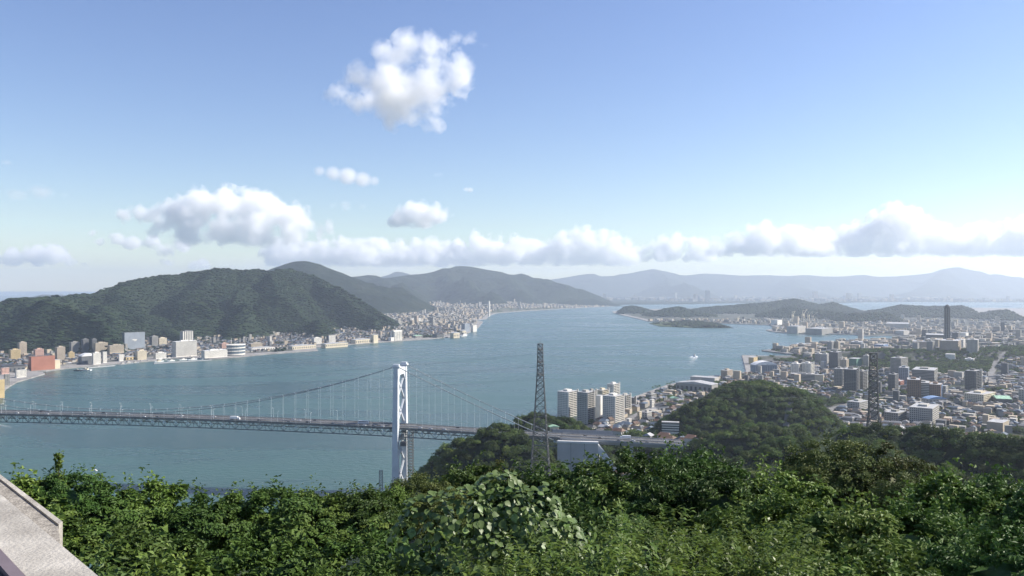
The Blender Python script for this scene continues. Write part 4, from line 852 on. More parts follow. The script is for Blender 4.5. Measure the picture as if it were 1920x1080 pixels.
B('warehouse', 'long cream warehouse with a taller end block on the quay', 659, 698, 634, 642, 'cream', style='hall', dfrac=.3, roof='light grey', **L_)
B('warehouse', 'tall cream end block at the right of the long warehouse', 696, 709, 628, 641, 'cream', style='plain', dfrac=.6, **L_)
B('silo', 'large white grain silo with ribbed bins on the far quay', 732, 756, 621, 637.5, 'white', style='silo', dfrac=.6, **L_)
B('warehouse', 'low shed with a green roof beyond the white silo', 774, 792, 628, 633, 'grey', style='hall', dfrac=.4, roof='green', **L_)
B('warehouse', 'dark shed on the quay near the headland', 812, 832, 625, 632, 'dark grey', style='hall', dfrac=.5, roof='dark grey', **L_)
B('warehouse', 'cream shed on the bend of the far quay', 844, 862, 622, 631, 'cream', style='hall', dfrac=.5, roof='light grey', **L_)
B('warehouse', 'cream shed nearer the tip of the far quay', 863, 874, 618, 627, 'cream', style='hall', dfrac=.5, roof='light grey', **L_)
B('factory', 'dark bulk storage building near the tip of the far quay', 865, 881, 607, 621, 'blue grey', style='plain', dfrac=.6, **L_)
B('factory', 'white tower block at the tip of the far quay', 883, 894, 610, 620, 'white', style='plain', dfrac=.5, **L_)
B('apartment block', 'slim pale apartment tower far along the left shore', 915, 919, 565, 592, 'white', style='grid', dfrac=.8, **L_)
B('apartment block', 'pale apartment block among the houses of the far town', 809, 816, 600, 612, 'light grey', style='grid', dfrac=.8, **L_)
B('apartment block', 'pale apartment block below the mountain end', 767, 771, 597, 606, 'light grey', style='grid', dfrac=.8, **L_)
B('school', 'long white school below the end of the mountain', 766, 790, 597, 604, 'white', style='grid', dfrac=.3, **L_)
# --- flats and shops below the near hill
Fd = dict(style='flats', near=900)
B('apartment block', 'white apartment tower, leftmost of the shore cluster', 1045, 1083, 734, 790, 'white', dfrac=.75, **Fd)
B('apartment block', 'light grey apartment tower, second from the left of the cluster', 1082, 1114, 735, 795, 'light grey', dfrac=.9, **Fd)
B('apartment block', 'tall grey banded apartment tower with white fins in the cluster', 1100, 1118, 733, 790, 'grey', dfrac=.6, **Fd)
B('apartment block', 'white rounded stair block of the shore cluster', 1117, 1133, 742, 786, 'white', style='plain', dfrac=.8, near=900)
B('apartment block', 'cream tower with roof terrace behind the shore cluster', 1117, 1141, 731, 775, 'cream', dfrac=.6, **Fd)
B('apartment block', 'tallest white tower at the back of the shore cluster', 1138, 1161, 720, 765, 'white', dfrac=.6, **Fd)
B('apartment block', 'pale banded apartment tower in front of the tall white tower', 1130, 1169, 742, 790, 'white', dfrac=.8, **Fd)
B('apartment block', 'grey apartment block right of the tallest tower', 1163, 1182, 741, 772, 'light grey', dfrac=.6, **Fd)
B('apartment block', 'small dark apartment block at the right of the cluster', 1181, 1192, 746, 764, 'dark grey', dfrac=.8, **Fd)
B('school', 'long white four storey building in front of the apartment towers', 1056, 1098, 765, 786, 'white', style='grid', dfrac=.45, rz=28, near=900)
B('office block', 'white banded office building at the foot of the wooded hill', 1241, 1273, 792, 810, 'white', style='band', dfrac=.4, rz=-12, near=700)
B('fish market', 'long grey market hall on the near shore quay', 1268, 1345, 714, 731, 'grey', style='hall', dfrac=.45, rz=-35, roof='light grey', near=1200)
B('fish market', 'flat grey market hall further along the quay', 1295, 1348, 707, 716, 'light grey', style='plain', dfrac=.5, rz=-35, near=1200)
B('office block', 'dark block with a small tower at the quay corner', 1352, 1374, 694, 708, 'tan', style='grid', dfrac=.5, near=1200)
B('apartment block', 'grey block on the shore right of the cluster', 1211, 1231, 739, 750, 'grey', style='grid', dfrac=.6, near=1000)
B('apartment block', 'small white block among the low houses', 1218, 1226, 750, 766, 'white', style='grid', dfrac=.7, near=1000)
B('apartment block', 'light grey block with a white side in the low quarter', 1204, 1222, 773, 790, 'light grey', style='grid', dfrac=.6, near=1000)
B('house block', 'cream house block beside the light grey block', 1195, 1203, 772, 788, 'cream', style='grid', dfrac=.6, near=1000)
B('shop building', 'slim white building between the trees below the hill', 1175, 1184, 786, 800, 'white', style='grid', dfrac=.6, near=800)
B('temple', 'temple with a broad dark curved roof below the hill', 1228, 1254, 757, 770, 'white', style='hall', dfrac=.8, roof='dark grey', rz=20, near=900)
B('shrine', 'shrine with a pale green roof against the hillside trees', 1256, 1272, 743, 755, 'cream', style='hall', dfrac=.7, roof='green', rz=20, near=900)
B('rest house', 'pale green roofed rest house beside the motorway', 1028, 1048, 797, 809, 'cream', style='hall', dfrac=.7, roof='green', rz=15, near=800)
# --- harbour front and city on the right
B('aquarium', 'dark harbour building with a white vaulted roof', 1408, 1456, 677, 700, 'blue grey', style='vault', roof='white', dfrac=.45, rz=10, near=1500)
B('pavilion', 'low yellow building on the harbour plaza', 1404, 1420, 670, 682, 'yellow', style='plain', dfrac=.5, near=1500)
B('hotel', 'white hotel tower behind the wooded hill', 1483, 1503, 682, 712, 'white', style='flats', dfrac=.7, near=1300)
B('hotel', 'white rounded hotel tower beside its twin', 1504, 1525, 681, 712, 'white', style='flats', dfrac=.8, near=1300)
B('hotel', 'long banded podium in front of the hotel towers', 1484, 1526, 701, 716, 'light grey', style='band', dfrac=.4, rz=-20, near=1300)
B('office block', 'blank cream block right of the hotel podium', 1525, 1544, 703, 717, 'cream', style='plain', dfrac=.5, rz=-25, near=1300)
rows = [('grey apartment tower on the harbour front', 1551, 1564, 641, 660, 'grey', 'grid'), ('beige apartment tower on the harbour front', 1564, 1575, 640, 659, 'beige', 'grid'), ('pale grey block behind the white hotels', 1528, 1541, 663, 682, 'light grey', 'grid'),
    ('light block next to the dark city tower', 1540, 1556, 664, 684, 'light grey', 'grid'), ('broad dark grey tower left of the beige block', 1555, 1578, 660, 694, 'dark grey', 'grid'), ('beige block against the broad dark tower', 1576, 1591, 674, 696, 'beige', 'grid'), ('green clad building in the city', 1591, 1616, 672, 690, 'green', 'plain'),
    ('pale tower right of the green building', 1619, 1632, 667, 690, 'light grey', 'grid'), ('grey balcony tower left of the dark pylon', 1564, 1584, 691, 724, 'grey', 'flats'), ('dark balcony tower left of the dark pylon', 1583, 1609, 692, 736, 'dark grey', 'flats'), ('grey slab just left of the dark pylon', 1607, 1625, 696, 732, 'grey', 'flats'),
    ('dark slab with white edge right of the pylon', 1666, 1684, 702, 738, 'dark grey', 'grid'), ('twin tone tower below the city park', 1671, 1701, 671, 706, 'grey', 'grid'), ('blue grey block in front of the twin tone tower', 1686, 1704, 689, 722, 'blue grey', 'grid'), ('long banded office building below the park', 1713, 1756, 692, 716, 'grey', 'band'),
    ('tall dark tower with pale frame on the right', 1811, 1838, 695, 734, 'dark grey', 'flats'), ('brown tower beside the banded flats', 1702, 1724, 711, 748, 'brown', 'flats'), ('banded flats in the middle of the city', 1722, 1741, 717, 748, 'light grey', 'band'), ('brown and blue block right of the banded flats', 1743, 1766, 720, 744, 'brown', 'grid'), ('blue slab among the city blocks', 1755, 1767, 722, 744, 'blue', 'plain'),
    ('pale block right of the blue slab', 1766, 1777, 724, 743, 'light grey', 'grid'), ('large white school with a tan roof', 1812, 1862, 737, 755, 'cream', 'grid'), ('white stepped school in the near city', 1708, 1758, 762, 792, 'light grey', 'grid'), ('broad grey building with many windows near the pylon', 1590, 1628, 752, 768, 'light grey', 'grid'),
    ('grey block behind the shoulder of the hill', 1660, 1698, 772, 792, 'grey', 'grid'), ('broad beige block near the right edge', 1853, 1889, 790, 812, 'beige', 'plain'), ('pale block at the right edge', 1912, 1935, 730, 756, 'light grey', 'grid'), ('brown brick building with a bright roof', 1672, 1694, 714, 728, 'brick red', 'grid'),
    ('grey tower at the foot of the city park', 1738, 1752, 640, 660, 'grey', 'grid'), ('row block left of the glass tower', 1712, 1738, 640, 657, 'tan', 'grid'), ('beige block before the glass tower', 1736, 1765, 636, 656, 'beige', 'grid'), ('long block at the glass tower base', 1764, 1800, 638, 658, 'tan', 'grid'), ('white cylinder like block right of the glass tower', 1792, 1809, 637, 656, 'white', 'grid'),
    ('pale slab right of the glass tower', 1814, 1834, 637, 660, 'light grey', 'grid'), ('dark block behind the pale slab', 1786, 1799, 624, 640, 'dark grey', 'grid'), ('white square building behind the harbour', 1799, 1815, 624, 635, 'white', 'plain'), ('dark block left of the glass tower', 1737, 1768, 627, 640, 'dark grey', 'plain'), ('low white warehouse across the harbour', 1664, 1702, 606, 616, 'light grey', 'plain'),
    ('white slab on the quiet hill in the park', 1774, 1790, 664, 672, 'white', 'plain'), ('white house on the park slope', 1810, 1826, 673, 680, 'white', 'grid'), ('white shed beyond the harbour quay', 1446, 1466, 600, 609, 'white', 'plain'), ('long pale shipyard shed', 1476, 1510, 612, 624, 'light grey', 'plain'), ('grey shipyard shed with low roof', 1512, 1560, 616, 625, 'grey', 'plain'),
    ('low harbour shed on the long breakwater', 1680, 1704, 621, 627, 'light grey', 'plain'), ('harbour office on the point', 1492, 1512, 645, 652, 'grey', 'grid'), ('white terminal on the point', 1508, 1522, 644, 649, 'white', 'plain'), ('grey terminal block at the ferry pier', 1596, 1617, 641, 652, 'blue grey', 'grid'), ('white ferry hall with blue front', 1640, 1664, 646, 655, 'blue', 'plain')]
for lab, x0, x1, yt, yb, c, st in rows: B('building', lab, x0, x1, yt, yb, c, style=st, dfrac=.6, near=900, name='city_building', rz=52+RB.uniform(-12, 12))
B('gymnasium', 'long hall with a pale blue vaulted roof in the city', 1732, 1772, 743, 757, 'light grey', style='vault', roof='blue', dfrac=.5, rz=10, near=900)
B('gymnasium', 'hall with a bright pale green sloping roof', 1862, 1894, 742, 757, 'dark grey', style='hall', roof='green', dfrac=.6, rz=70, near=900)
# --- observation tower
loc, w_, d_, h_ = dims(1770.5, 1781.5, 571, 644, GR, R(20), 1.0, 2500)
yt_ = thing('observation_tower', 'tall dark glass observation tower with a domed top', 'tower', loc, R(20)); r = w_*.62; M_GT = mat('tower_glass', (.03, .032, .036), .6, .2, .1, .1)
oc = [(r*math.cos(R(22.5+45*i)), r*math.sin(R(22.5+45*i))) for i in range(8)]
MB().prism(oc, -5, h_*.9).build('shaft', M_GT, yt_); MB().lathe([(r*.97, h_*.9), (r*1.0, h_*.93), (r*.8, h_*.965), (r*.42, h_*.99), (r*.1, h_)], 16).build('dome', M_GT, yt_)
for z in np.arange(6, h_*.9, 9): MB().prism([(1.02*a, 1.02*b) for a, b in oc], z, z+.8).build('floor_ring', WM['dark grey'], yt_)
for i in range(8): a = R(22.5+45*i); MB().box(-.7, .7, -.7, .7, -4, h_*.9).build('mullion', WM['dark grey'], yt_).location = (1.0*r*math.cos(a), 1.0*r*math.sin(a), 0)
MB().tube([(0, 0, h_), (0, 0, h_+5)], .25, 5).build('aerial', M_GALV, yt_)
# --- shipyard cranes, harbour masts
def crane(label, px, py, hpx, G=GR, near=3500):
    X, Y, z = hit(px, py, G, near, 9000); h = hpx/FPX*Y; t = thing('harbour_crane', label, 'crane', (X, Y, z), R(RB.uniform(-40, 40)), 'harbour cranes'); m = WM['cream']
    for a in (-1, 1):
        for b in (-1, 1): MB().bar((a*h*.12, b*h*.1, -2), (a*h*.06, b*h*.06, h*.5), h*.035).build('leg', m, t)
    MB().box(-h*.12, h*.1, -h*.07, h*.07, h*.5, h*.62).build('cab', m, t)
    mb = MB(); mb.bar((0, -h*.04, h*.6), (h*.45, 0, h*1.0), h*.025); mb.bar((0, h*.04, h*.6), (h*.45, 0, h*1.0), h*.025)
    for f in (.25, .5, .75): mb.bar((h*.45*f, -h*.04*(1-f), h*(.6+.4*f)), (h*.45*f, h*.04*(1-f), h*(.6+.4*f)), h*.02)
    mb.build('jib', m, t); MB().bar((-h*.1, 0, h*.62), (-h*.02, 0, h*.9), h*.03).bar((-h*.02, 0, h*.9), (h*.45, 0, h*1.0), h*.012).build('mast', m, t)
for i, (px, py, hp) in enumerate([(1486, 603, 20), (1506, 604, 24), (1516, 603, 20), (1524, 604, 19), (1383, 605, 12), (1462, 621, 14)]):
    crane(['leftmost crane of the shipyard group across the harbour', 'tallest pale crane of the shipyard group', 'third crane of the shipyard group across the harbour', 'rightmost crane of the shipyard group', 'small crane on the shore beyond the islet', 'dark floating crane moored at the shipyard point'][i], px, py, hp)
def mastpole(label, px, yt, yb, near=1500, r=.5):
    X, Y, z = hit(px, yb, GR, near, 9000); h = (yb-yt)/FPX*Y; t = thing('light_mast', label, 'mast', (X, Y, z), 0, 'light masts on the harbour'); MB().tube([(0, 0, -2), (0, 0, h)], [r, r*.5], 6).build('pole', M_GALV, t); MB().box(-1.6, 1.6, -.5, .5, h-.8, h+.4).build('lamp_head', M_GALV, t)
mastpole('tall light mast on the yellow plaza', 1424, 643, 676); mastpole('light mast near the tip of the harbour point', 1454, 647, 659); mastpole('light mast in the middle of the harbour point', 1491, 650, 664); mastpole('slim red and grey chimney near the ferry pier', 1593, 635, 652, r=2.2)
mastpole('white lighthouse on the islet shore', 1333, 597, 607, 4000, 3.0)
# ------------------------------------------------------------------ streets
ROADS = []
def street(name, pix, G, near, w=11):
    pts = [hit(px, py, G, near) for px, py in pix]; P2 = [p[:2] for p in pts]; ROADS.append(P2); V = []
    for a, b in zip(pts[:-1], pts[1:]):
        n = max(2, int(math.dist(a[:2], b[:2])/14))
        for k in range(n+(b is pts[-1])):
            t = k/n; x, y = a[0]+(b[0]-a[0])*t, a[1]+(b[1]-a[1])*t; d = np.array((b[0]-a[0], b[1]-a[1])); d = d/np.linalg.norm(d); z = float(G(np.array([x]), np.array([y]))[0])+.9
            V += [(x-d[1]*w/2, y+d[0]*w/2, z), (x+d[1]*w/2, y-d[0]*w/2, z), (x+d[1]*w/2, y-d[0]*w/2, z-4), (x-d[1]*w/2, y+d[0]*w/2, z-4)]
    F = [q for i in range(len(V)//4-1) for q in ((i*4, i*4+1, i*4+5, i*4+4)[::-1], (i*4+1, i*4+2, i*4+6, i*4+5)[::-1], (i*4+3, i*4, i*4+4, i*4+7)[::-1])]
    o = link('road', raw_mesh('road', V, F, [mat('street', (.19, .185, .18), .9, .2, .12, .1)])); o['kind'] = 'structure'
street('road', [(1150, 803), (1200, 775), (1245, 756), (1290, 738), (1350, 714)], GR, 900); street('road', [(1470, 800), (1560, 766), (1640, 747), (1760, 737), (1905, 730)], GR, 900); street('road', [(1500, 728), (1560, 730), (1640, 714), (1715, 727), (1800, 764), (1880, 788)], GR, 900); street('road', [(1862, 722), (1858, 700), (1868, 680), (1880, 660)], GR, 1000, 14)
street('road', [(30, 697), (100, 687), (180, 678), (290, 669), (400, 664), (500, 656), (600, 646.5), (740, 636.5), (850, 627)], GL, 1500, 14)
def off_road(X, Y, d=10):
    ok = np.ones(len(X), bool)
    for r in ROADS: ok &= edge_dist(r, X, Y, False) > d
    return ok
# ------------------------------------------------------------------ houses
HC = [('white', 'dark grey'), ('white', 'grey'), ('cream', 'brown'), ('cream', 'dark grey'), ('light grey', 'blue grey'), ('beige', 'dark grey'), ('white', 'blue grey'), ('tan', 'brown'), ('light grey', 'light grey'), ('white', 'orange')]
def fill(cand, G, groups, n_ind, name, label, labelfn, rz, keep_out=True):
    "houses of one quarter: the nearest in view one by one, the rest of them as one mass"
    X, Y, szs = cand; Z = G(X, Y)
    k = in_frame(X, Y, Z, 40) & visible(X, Y, Z+5, G, 50) & off_road(X, Y, 12); X, Y, Z, szs = X[k], Y[k], Z[k], szs[k]
    if keep_out:
        ok = np.ones(len(X), bool)
        for ux, uy, ur in USED: ok &= np.hypot(X-ux, Y-uy) > ur
        X, Y, Z, szs = X[ok], Y[ok], Z[ok], szs[ok]
    o = np.argsort(np.hypot(X, Y)); X, Y, Z, szs = X[o], Y[o], Z[o], szs[o]
    picks = [RB.choice(HC) for i in range(min(n_ind, len(X)))]; labs = {}
    for i, (w, r) in enumerate(picks): labs.setdefault(labelfn(w, r, X[i], Y[i]), []).append((X[i]/Y[i], i))
    for lb, lst in labs.items():
        for q, (_, i) in enumerate(sorted(lst)):
            w, r = picks[i]; l2 = lb if len(lst) == 1 else f'{lb}, {ORD[q]} from left'
            house(l2, (X[i], Y[i], Z[i]), rz+RB.choice((0, math.pi/2))+RB.uniform(-.2, .2), w, r, szs[i], groups, RB.random() < .7)
    rest = range(min(n_ind, len(X)), len(X)); mb = MB(); mats = [WM['light grey'], WM['beige'], WM['grey'], WM['dark grey'], RM['dark grey'], RM['grey'], RM['brown'], RM['blue grey'], WM['tan']]
    for i in rest:
        a = rz+RB.choice((0, math.pi/2))+RB.uniform(-.2, .2); s = szs[i]; w = 4.6*s*RB.uniform(.7, 1.5); d = 3.8*s*RB.uniform(.8, 1.2); h = s*RB.choice((3.3, 5.5, 5.8, 6.2)); c, sn = math.cos(a), math.sin(a)
        if RB.random() < .03: h *= RB.uniform(2, 4)
        def tr(x, y, z): return (X[i]+c*x-sn*y, Y[i]+sn*x+c*y, Z[i]+z)
        wm = RB.choice((0, 1, 1, 2, 2, 3, 8)); mb.add([tr(-w, -d, -4), tr(w, -d, -4), tr(w, d, -4), tr(-w, d, -4), tr(-w, -d, h), tr(w, -d, h), tr(w, d, h), tr(-w, d, h)], [(0, 1, 5, 4), (1, 2, 6, 5), (2, 3, 7, 6), (3, 0, 4, 7), (4, 5, 6, 7)], wm)
        if h < 8: mb.add([tr(-w-.6, -d-.6, h-.05), tr(w+.6, -d-.6, h-.05), tr(w+.6, d+.6, h-.05), tr(-w-.6, d+.6, h-.05), tr(-w*.7, 0, h+2.2), tr(w*.7, 0, h+2.2)], [(0, 1, 5, 4), (1, 2, 5), (2, 3, 4, 5), (3, 0, 4)], RB.choice((4, 4, 5, 6, 7)))
    if mb.v: tag(mb.build(name, mats), label, 'houses', None, 'stuff')
    return X, Y, Z
def cell(X, Y, names):
    px = CXP+FPX*X/Y
    for lim, nm in names:
        if px < lim: return nm
    return names[-1][1]
LN = [(60, 'by the left edge'), (130, 'behind the brick red hall'), (230, 'left of the huge block'), (300, 'beside the huge block'), (400, 'behind the white hotel'), (480, 'behind the round glass building'), (620, 'above the long quay warehouses'), (5000, 'behind the white silo')]
X, Y = grid_points(-2400, 300, 2100, 4600, 14.5, RNG); k = inside(LEFT_SHORE, X, Y); X, Y = X[k], Y[k]; k = (edge_dist(LEFT_SHORE, X, Y) > 75) & (GM_(X, Y) < GT_(X, Y)+13) & (fbm(X/110, Y/110, 66) > .33) & (RNG.random(len(X)) < .92); X, Y = X[k], Y[k]
fill((X, Y, RNG.uniform(.85, 1.35, len(X))), GL, 'small houses of the quay town', 120, 'hillside_houses', 'crowd of small houses along the foot of the mountain', lambda w, r, x, y: f"small {w} house, {r} roof, {cell(x, y, LN)}", TOWN_RZ)
X, Y = grid_points(-1700, 1500, 4500, 10000, 36, RNG); k = inside(LEFT_SHORE, X, Y); X, Y = X[k], Y[k]; k = (edge_dist(LEFT_SHORE, X, Y) > 40) & (fbm(X/300, Y/300, 67) > .34) & (h_left(X, Y) < GT_(X, Y)+8); X, Y = X[k], Y[k]
fill((X, Y, RNG.uniform(1.0, 2.2, len(X))), GL, '', 0, 'far_town', 'pale far off town spread along the left shore', None, TOWN_RZ)
RN = [(1120, 'below the flats'), (1180, 'right below the flats'), (1240, 'beside wooded hill'), (1340, 'at the foot of the wooded hill'), (1480, 'between wooded hill and near slope'), (1560, 'right of the wooded hill'), (1640, 'left of the dark pylon'), (1720, 'right of the dark pylon'), (1800, 'before the white stepped school'), (1870, 'below the bright green roof'), (5000, 'by the right edge of the city')]
X, Y = grid_points(20, 2400, 820, 2300, 15.5, RNG); e = np.where(inside(RIGHT_SHORE, X, Y), edge_dist(RIGHT_SHORE, X, Y), -1); Z = GR(X, Y); gx_ = np.abs(GR(X+6, Y)-GR(X-6, Y))+np.abs(GR(X, Y+6)-GR(X, Y-6))
k = (e > 24) & (gx_ < 4.2) & (Z < 60) & growable(X, Y) & ~inside(PARK_ZONE, X, Y) & (fbm(X/80, Y/80, 69) > .33) & ~((Y < 1050) & (X < 60)); X, Y = X[k], Y[k]
HX = fill((X, Y, RNG.uniform(.9, 1.5, len(X))), GR, 'small houses of the near city', 175, 'city_houses', 'mass of low houses and shops filling the city on the right', lambda w, r, x, y: f"{w} house, {r} roof, {cell(x, y, RN)}", TOWN_RZ)
X, Y = grid_points(600, 3200, 2250, 5600, 30, RNG); e = np.where(inside(RIGHT_SHORE, X, Y), edge_dist(RIGHT_SHORE, X, Y), -1); k = (e > 22) & (GR(X, Y) < np.where(Y > 4300, 12, 62)) & ~inside(PARK_ZONE, X, Y) & (RNG.random(len(X)) < np.where(Y > 4300, .25, 1)) & (fbm(X/200, Y/200, 70) > .35) & ~((Y < 2900) & (X < 900)); X, Y = X[k], Y[k]
fill((X, Y, RNG.uniform(1.2, 2.6, len(X))), GR, '', 0, 'harbour_town', 'grey mass of buildings round the far harbour', None, TOWN_RZ)
X, Y = grid_points(-300, 9000, 13500, 17500, 140, RNG); k = inside(FAR_SHORE, X, Y) & (fbm(X/700, Y/700, 72) > .45); X, Y = X[k], Y[k]
fill((X, Y, RNG.uniform(3, 8, len(X))), lambda x, y: np.full(np.shape(x), 4.0), '', 0, 'far_industry', 'hazy works and buildings along the farthest shore', None, .3, False)
# ------------------------------------------------------------------ trees on the near hills
M_BARK = mat('bark', (.10, .075, .055), .9, .1, .2, .8, bump=.4)
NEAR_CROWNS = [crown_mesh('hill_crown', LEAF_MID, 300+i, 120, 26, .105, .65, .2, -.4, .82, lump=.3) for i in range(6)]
def trunk_mesh(name, seed):
    r = random.Random(seed); mb = MB(); mb.tube([(0, 0, -.3), (.02, .01, .3), (.03*r.uniform(-1, 1), .03, .7), (0, 0, 1.0)], [.05, .042, .032, .02], 6)
    for k in range(5): a = r.uniform(0, 6.28); z = r.uniform(.4, .75); mb.tube([(0, 0, z), (.2*math.cos(a), .2*math.sin(a), z+.2), (.34*math.cos(a), .34*math.sin(a), z+.3)], [.026, .018, .008], 5)
    return raw_mesh(name, mb.v, mb.f, [M_BARK])
TRUNKS = [trunk_mesh('trunk', i) for i in range(3)]
def tree(label, loc, height, rad, crown, group, rr, zs=1.0, name='tree', cat='tree'):
    t = thing(name, label, cat, loc, rr.uniform(0, 6.28), group)
    tk = link('trunk', rr.choice(TRUNKS), t); tk.scale = (height*.75, height*.75, height*.85)
    c = link('crown', crown, t, (0, 0, height-rad*zs*.85)); c.scale = (rad*rr.uniform(.9, 1.1), rad*rr.uniform(.9, 1.1), rad*zs); return t
CLEAR.append((232, 612, 20))
for q in USED:
    if q[1] < 1500: CLEAR.append((q[0], q[1], q[2]*.9))
X, Y = grid_points(-420, 980, 70, 1240, 7.8, RNG); Z = GR(X, Y); gs = np.abs(GR(X+6, Y)-GR(X-6, Y))+np.abs(GR(X, Y+6)-GR(X, Y-6))
k = ((gs > 3.4) | (Z > 46) | (ridges(X, Y, HILLS, 1.2, True) > 14)) & (Z > 3.5) & growable(X, Y) & in_frame(X, Y, Z+6, 120); X, Y, Z = X[k], Y[k], Z[k]
k = visible(X, Y, Z+9, GN_, 60) & (np.hypot(X, Y) > 85); X, Y, Z = X[k], Y[k], Z[k]
for hx, hy in zip(HX[0], HX[1]):
    if hy < 1300: kk = np.hypot(X-hx, Y-hy) > 9; X, Y, Z = X[kk], Y[kk], Z[kk]
o = np.argsort(np.hypot(X, Y)); X, Y, Z = X[o], Y[o], Z[o]
py_ = CYP+FPX*(CZ-Z-8)/Y; vis2 = py_ < 905                            # those that rise above the bushes in front
first = np.nonzero(vis2)[0][:270]; isf = np.zeros(len(X), bool); isf[first] = True
TR = random.Random(21)
def wood(x, y):
    px = CXP+FPX*x/y
    if px > 1290:
        row = 'front rows' if y < 300 else 'middle rows' if y < 470 else 'crest'
        for lim, nm in ((1400, 'by the viaduct'), (1480, 'left of the bronze tree'), (1560, 'behind the bronze tree'), (1630, 'left of the pylon'), (1700, 'below the dark pylon'), (1800, 'below the white school'), (1870, 'below the green roof'), (9999, 'by the right edge')):
            if px < lim: return f'on the right slope, {row}, {nm}'
    if y > 600 and px < 1000: return 'on the knoll beside the bridge'
    return 'on the slope below the pylon' if px < 1120 else 'below the motorway viaduct'
LB = {}
for i in first: LB.setdefault((('dark', 'mid')[int(TR.random() > .6)], wood(X[i], Y[i])), []).append((X[i]/Y[i], i))
for (cn, wh), lst in LB.items():
    for q, (_, i) in enumerate(sorted(lst)):
        h = TR.uniform(6.0, 11.5); lab = f'{cn} green tree {wh}'+('' if len(lst) == 1 else f', {ORD[min(q, 19)]} from left')
        tree(lab, (X[i], Y[i], Z[i]), h, TR.uniform(3.4, 6.0), TR.choice(NEAR_CROWNS), 'trees of the near woods', TR, TR.uniform(.7, 1.0))
X, Y, Z = X[~isf], Y[~isf], Z[~isf]
scl, rot = rand_sr(len(X), RNG, 3.2, 6.6, (.75, 1.2))
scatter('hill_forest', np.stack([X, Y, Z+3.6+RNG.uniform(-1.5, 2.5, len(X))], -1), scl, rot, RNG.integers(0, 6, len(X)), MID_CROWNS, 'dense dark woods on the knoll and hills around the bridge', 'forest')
# trees between the houses of the city, the park, and on the left shore
X, Y = grid_points(40, 2700, 820, 3300, 11, RNG); Z = GR(X, Y); e = np.where(inside(RIGHT_SHORE, X, Y), edge_dist(RIGHT_SHORE, X, Y), -1)
park = inside(PARK_ZONE, X, Y) & (fbm(X/70, Y/70, 96) > .34)
k = (e > 18) & growable(X, Y) & in_frame(X, Y, Z, 40) & off_road(X, Y) & (park | (fbm(X/55, Y/55, 91) > .62) | ((fbm(X/150, Y/150, 93) > .62) & (RNG.random(len(X)) < .5))); X, Y, Z = X[k], Y[k], Z[k]
for ux, uy, ur in USED: kk = np.hypot(X-ux, Y-uy) > ur*.75; X, Y, Z = X[kk], Y[kk], Z[kk]
k = visible(X, Y, Z+6, GR, 50); X, Y, Z = X[k], Y[k], Z[k]
scl, rot = rand_sr(len(X), RNG, 3.2, 6.5)
scatter('city_trees', np.stack([X, Y, Z+3.2], -1), scl, rot, RNG.integers(0, 6, len(X)), MID_CROWNS, 'dark trees of the park and gardens across the city', 'trees')
X, Y = grid_points(-2400, 500, 2150, 5200, 17, RNG); k = inside(LEFT_SHORE, X, Y); X, Y = X[k], Y[k]; k = (edge_dist(LEFT_SHORE, X, Y) > 45) & (fbm(X/90, Y/90, 94) > .6) & (GM_(X, Y) < GT_(X, Y)+14); X, Y = X[k], Y[k]; Z = GL(X, Y)
for ux, uy, ur in USED: kk = np.hypot(X-ux, Y-uy) > ur*.75; X, Y, Z = X[kk], Y[kk], Z[kk]
k = in_frame(X, Y, Z, 40) & visible(X, Y, Z+6, GL, 40); X, Y, Z = X[k], Y[k], Z[k]
scl, rot = rand_sr(len(X), RNG, 4, 8); scatter('town_trees', np.stack([X, Y, Z+3], -1), scl, rot, RNG.integers(0, 5, len(X)), FAR_CROWNS, 'dark trees between the houses of the quay town', 'trees')
# palms on the quay
def palm(label, px, py, i):
    x, y, z = hit(px, py, GR, 1200); t = thing('palm_tree', label, 'palm tree', (x, y, z), TR.uniform(0, 6), 'palm trees on the quay'); h = TR.uniform(10, 13)
    MB().tube([(0, 0, -1), (.2, 0, h*.5), (.1, .1, h)], [.4, .3, .25], 6).build('trunk', M_BARK, t); mb = MB()
    for k in range(16):
        a = k*2.4; e = .9-.11*k; L = 3.4
        p0 = Vector((0, 0, h)); p1 = p0+Vector((math.cos(a)*L*.55, math.sin(a)*L*.55, L*.5*e)); p2 = p0+Vector((math.cos(a)*L, math.sin(a)*L, L*(.5*e-.45))); b = Vector((-math.sin(a), math.cos(a), 0))*.55
        mb.add([p0-b*.2, p0+b*.2, p1+b, p1-b, p2+b*.2, p2-b*.2], [(0, 1, 2, 3), (3, 2, 4, 5)])
    mb.build('crown', LEAF_MID, t)
for i, (px, py) in enumerate([(1224, 735), (1229, 734), (1233, 733.5), (1237, 733), (1251, 728), (1255, 727), (1259, 726), (1264, 725)]): palm(f'quay palm tree, {ORD[i]} from the left of the row', px, py, i)
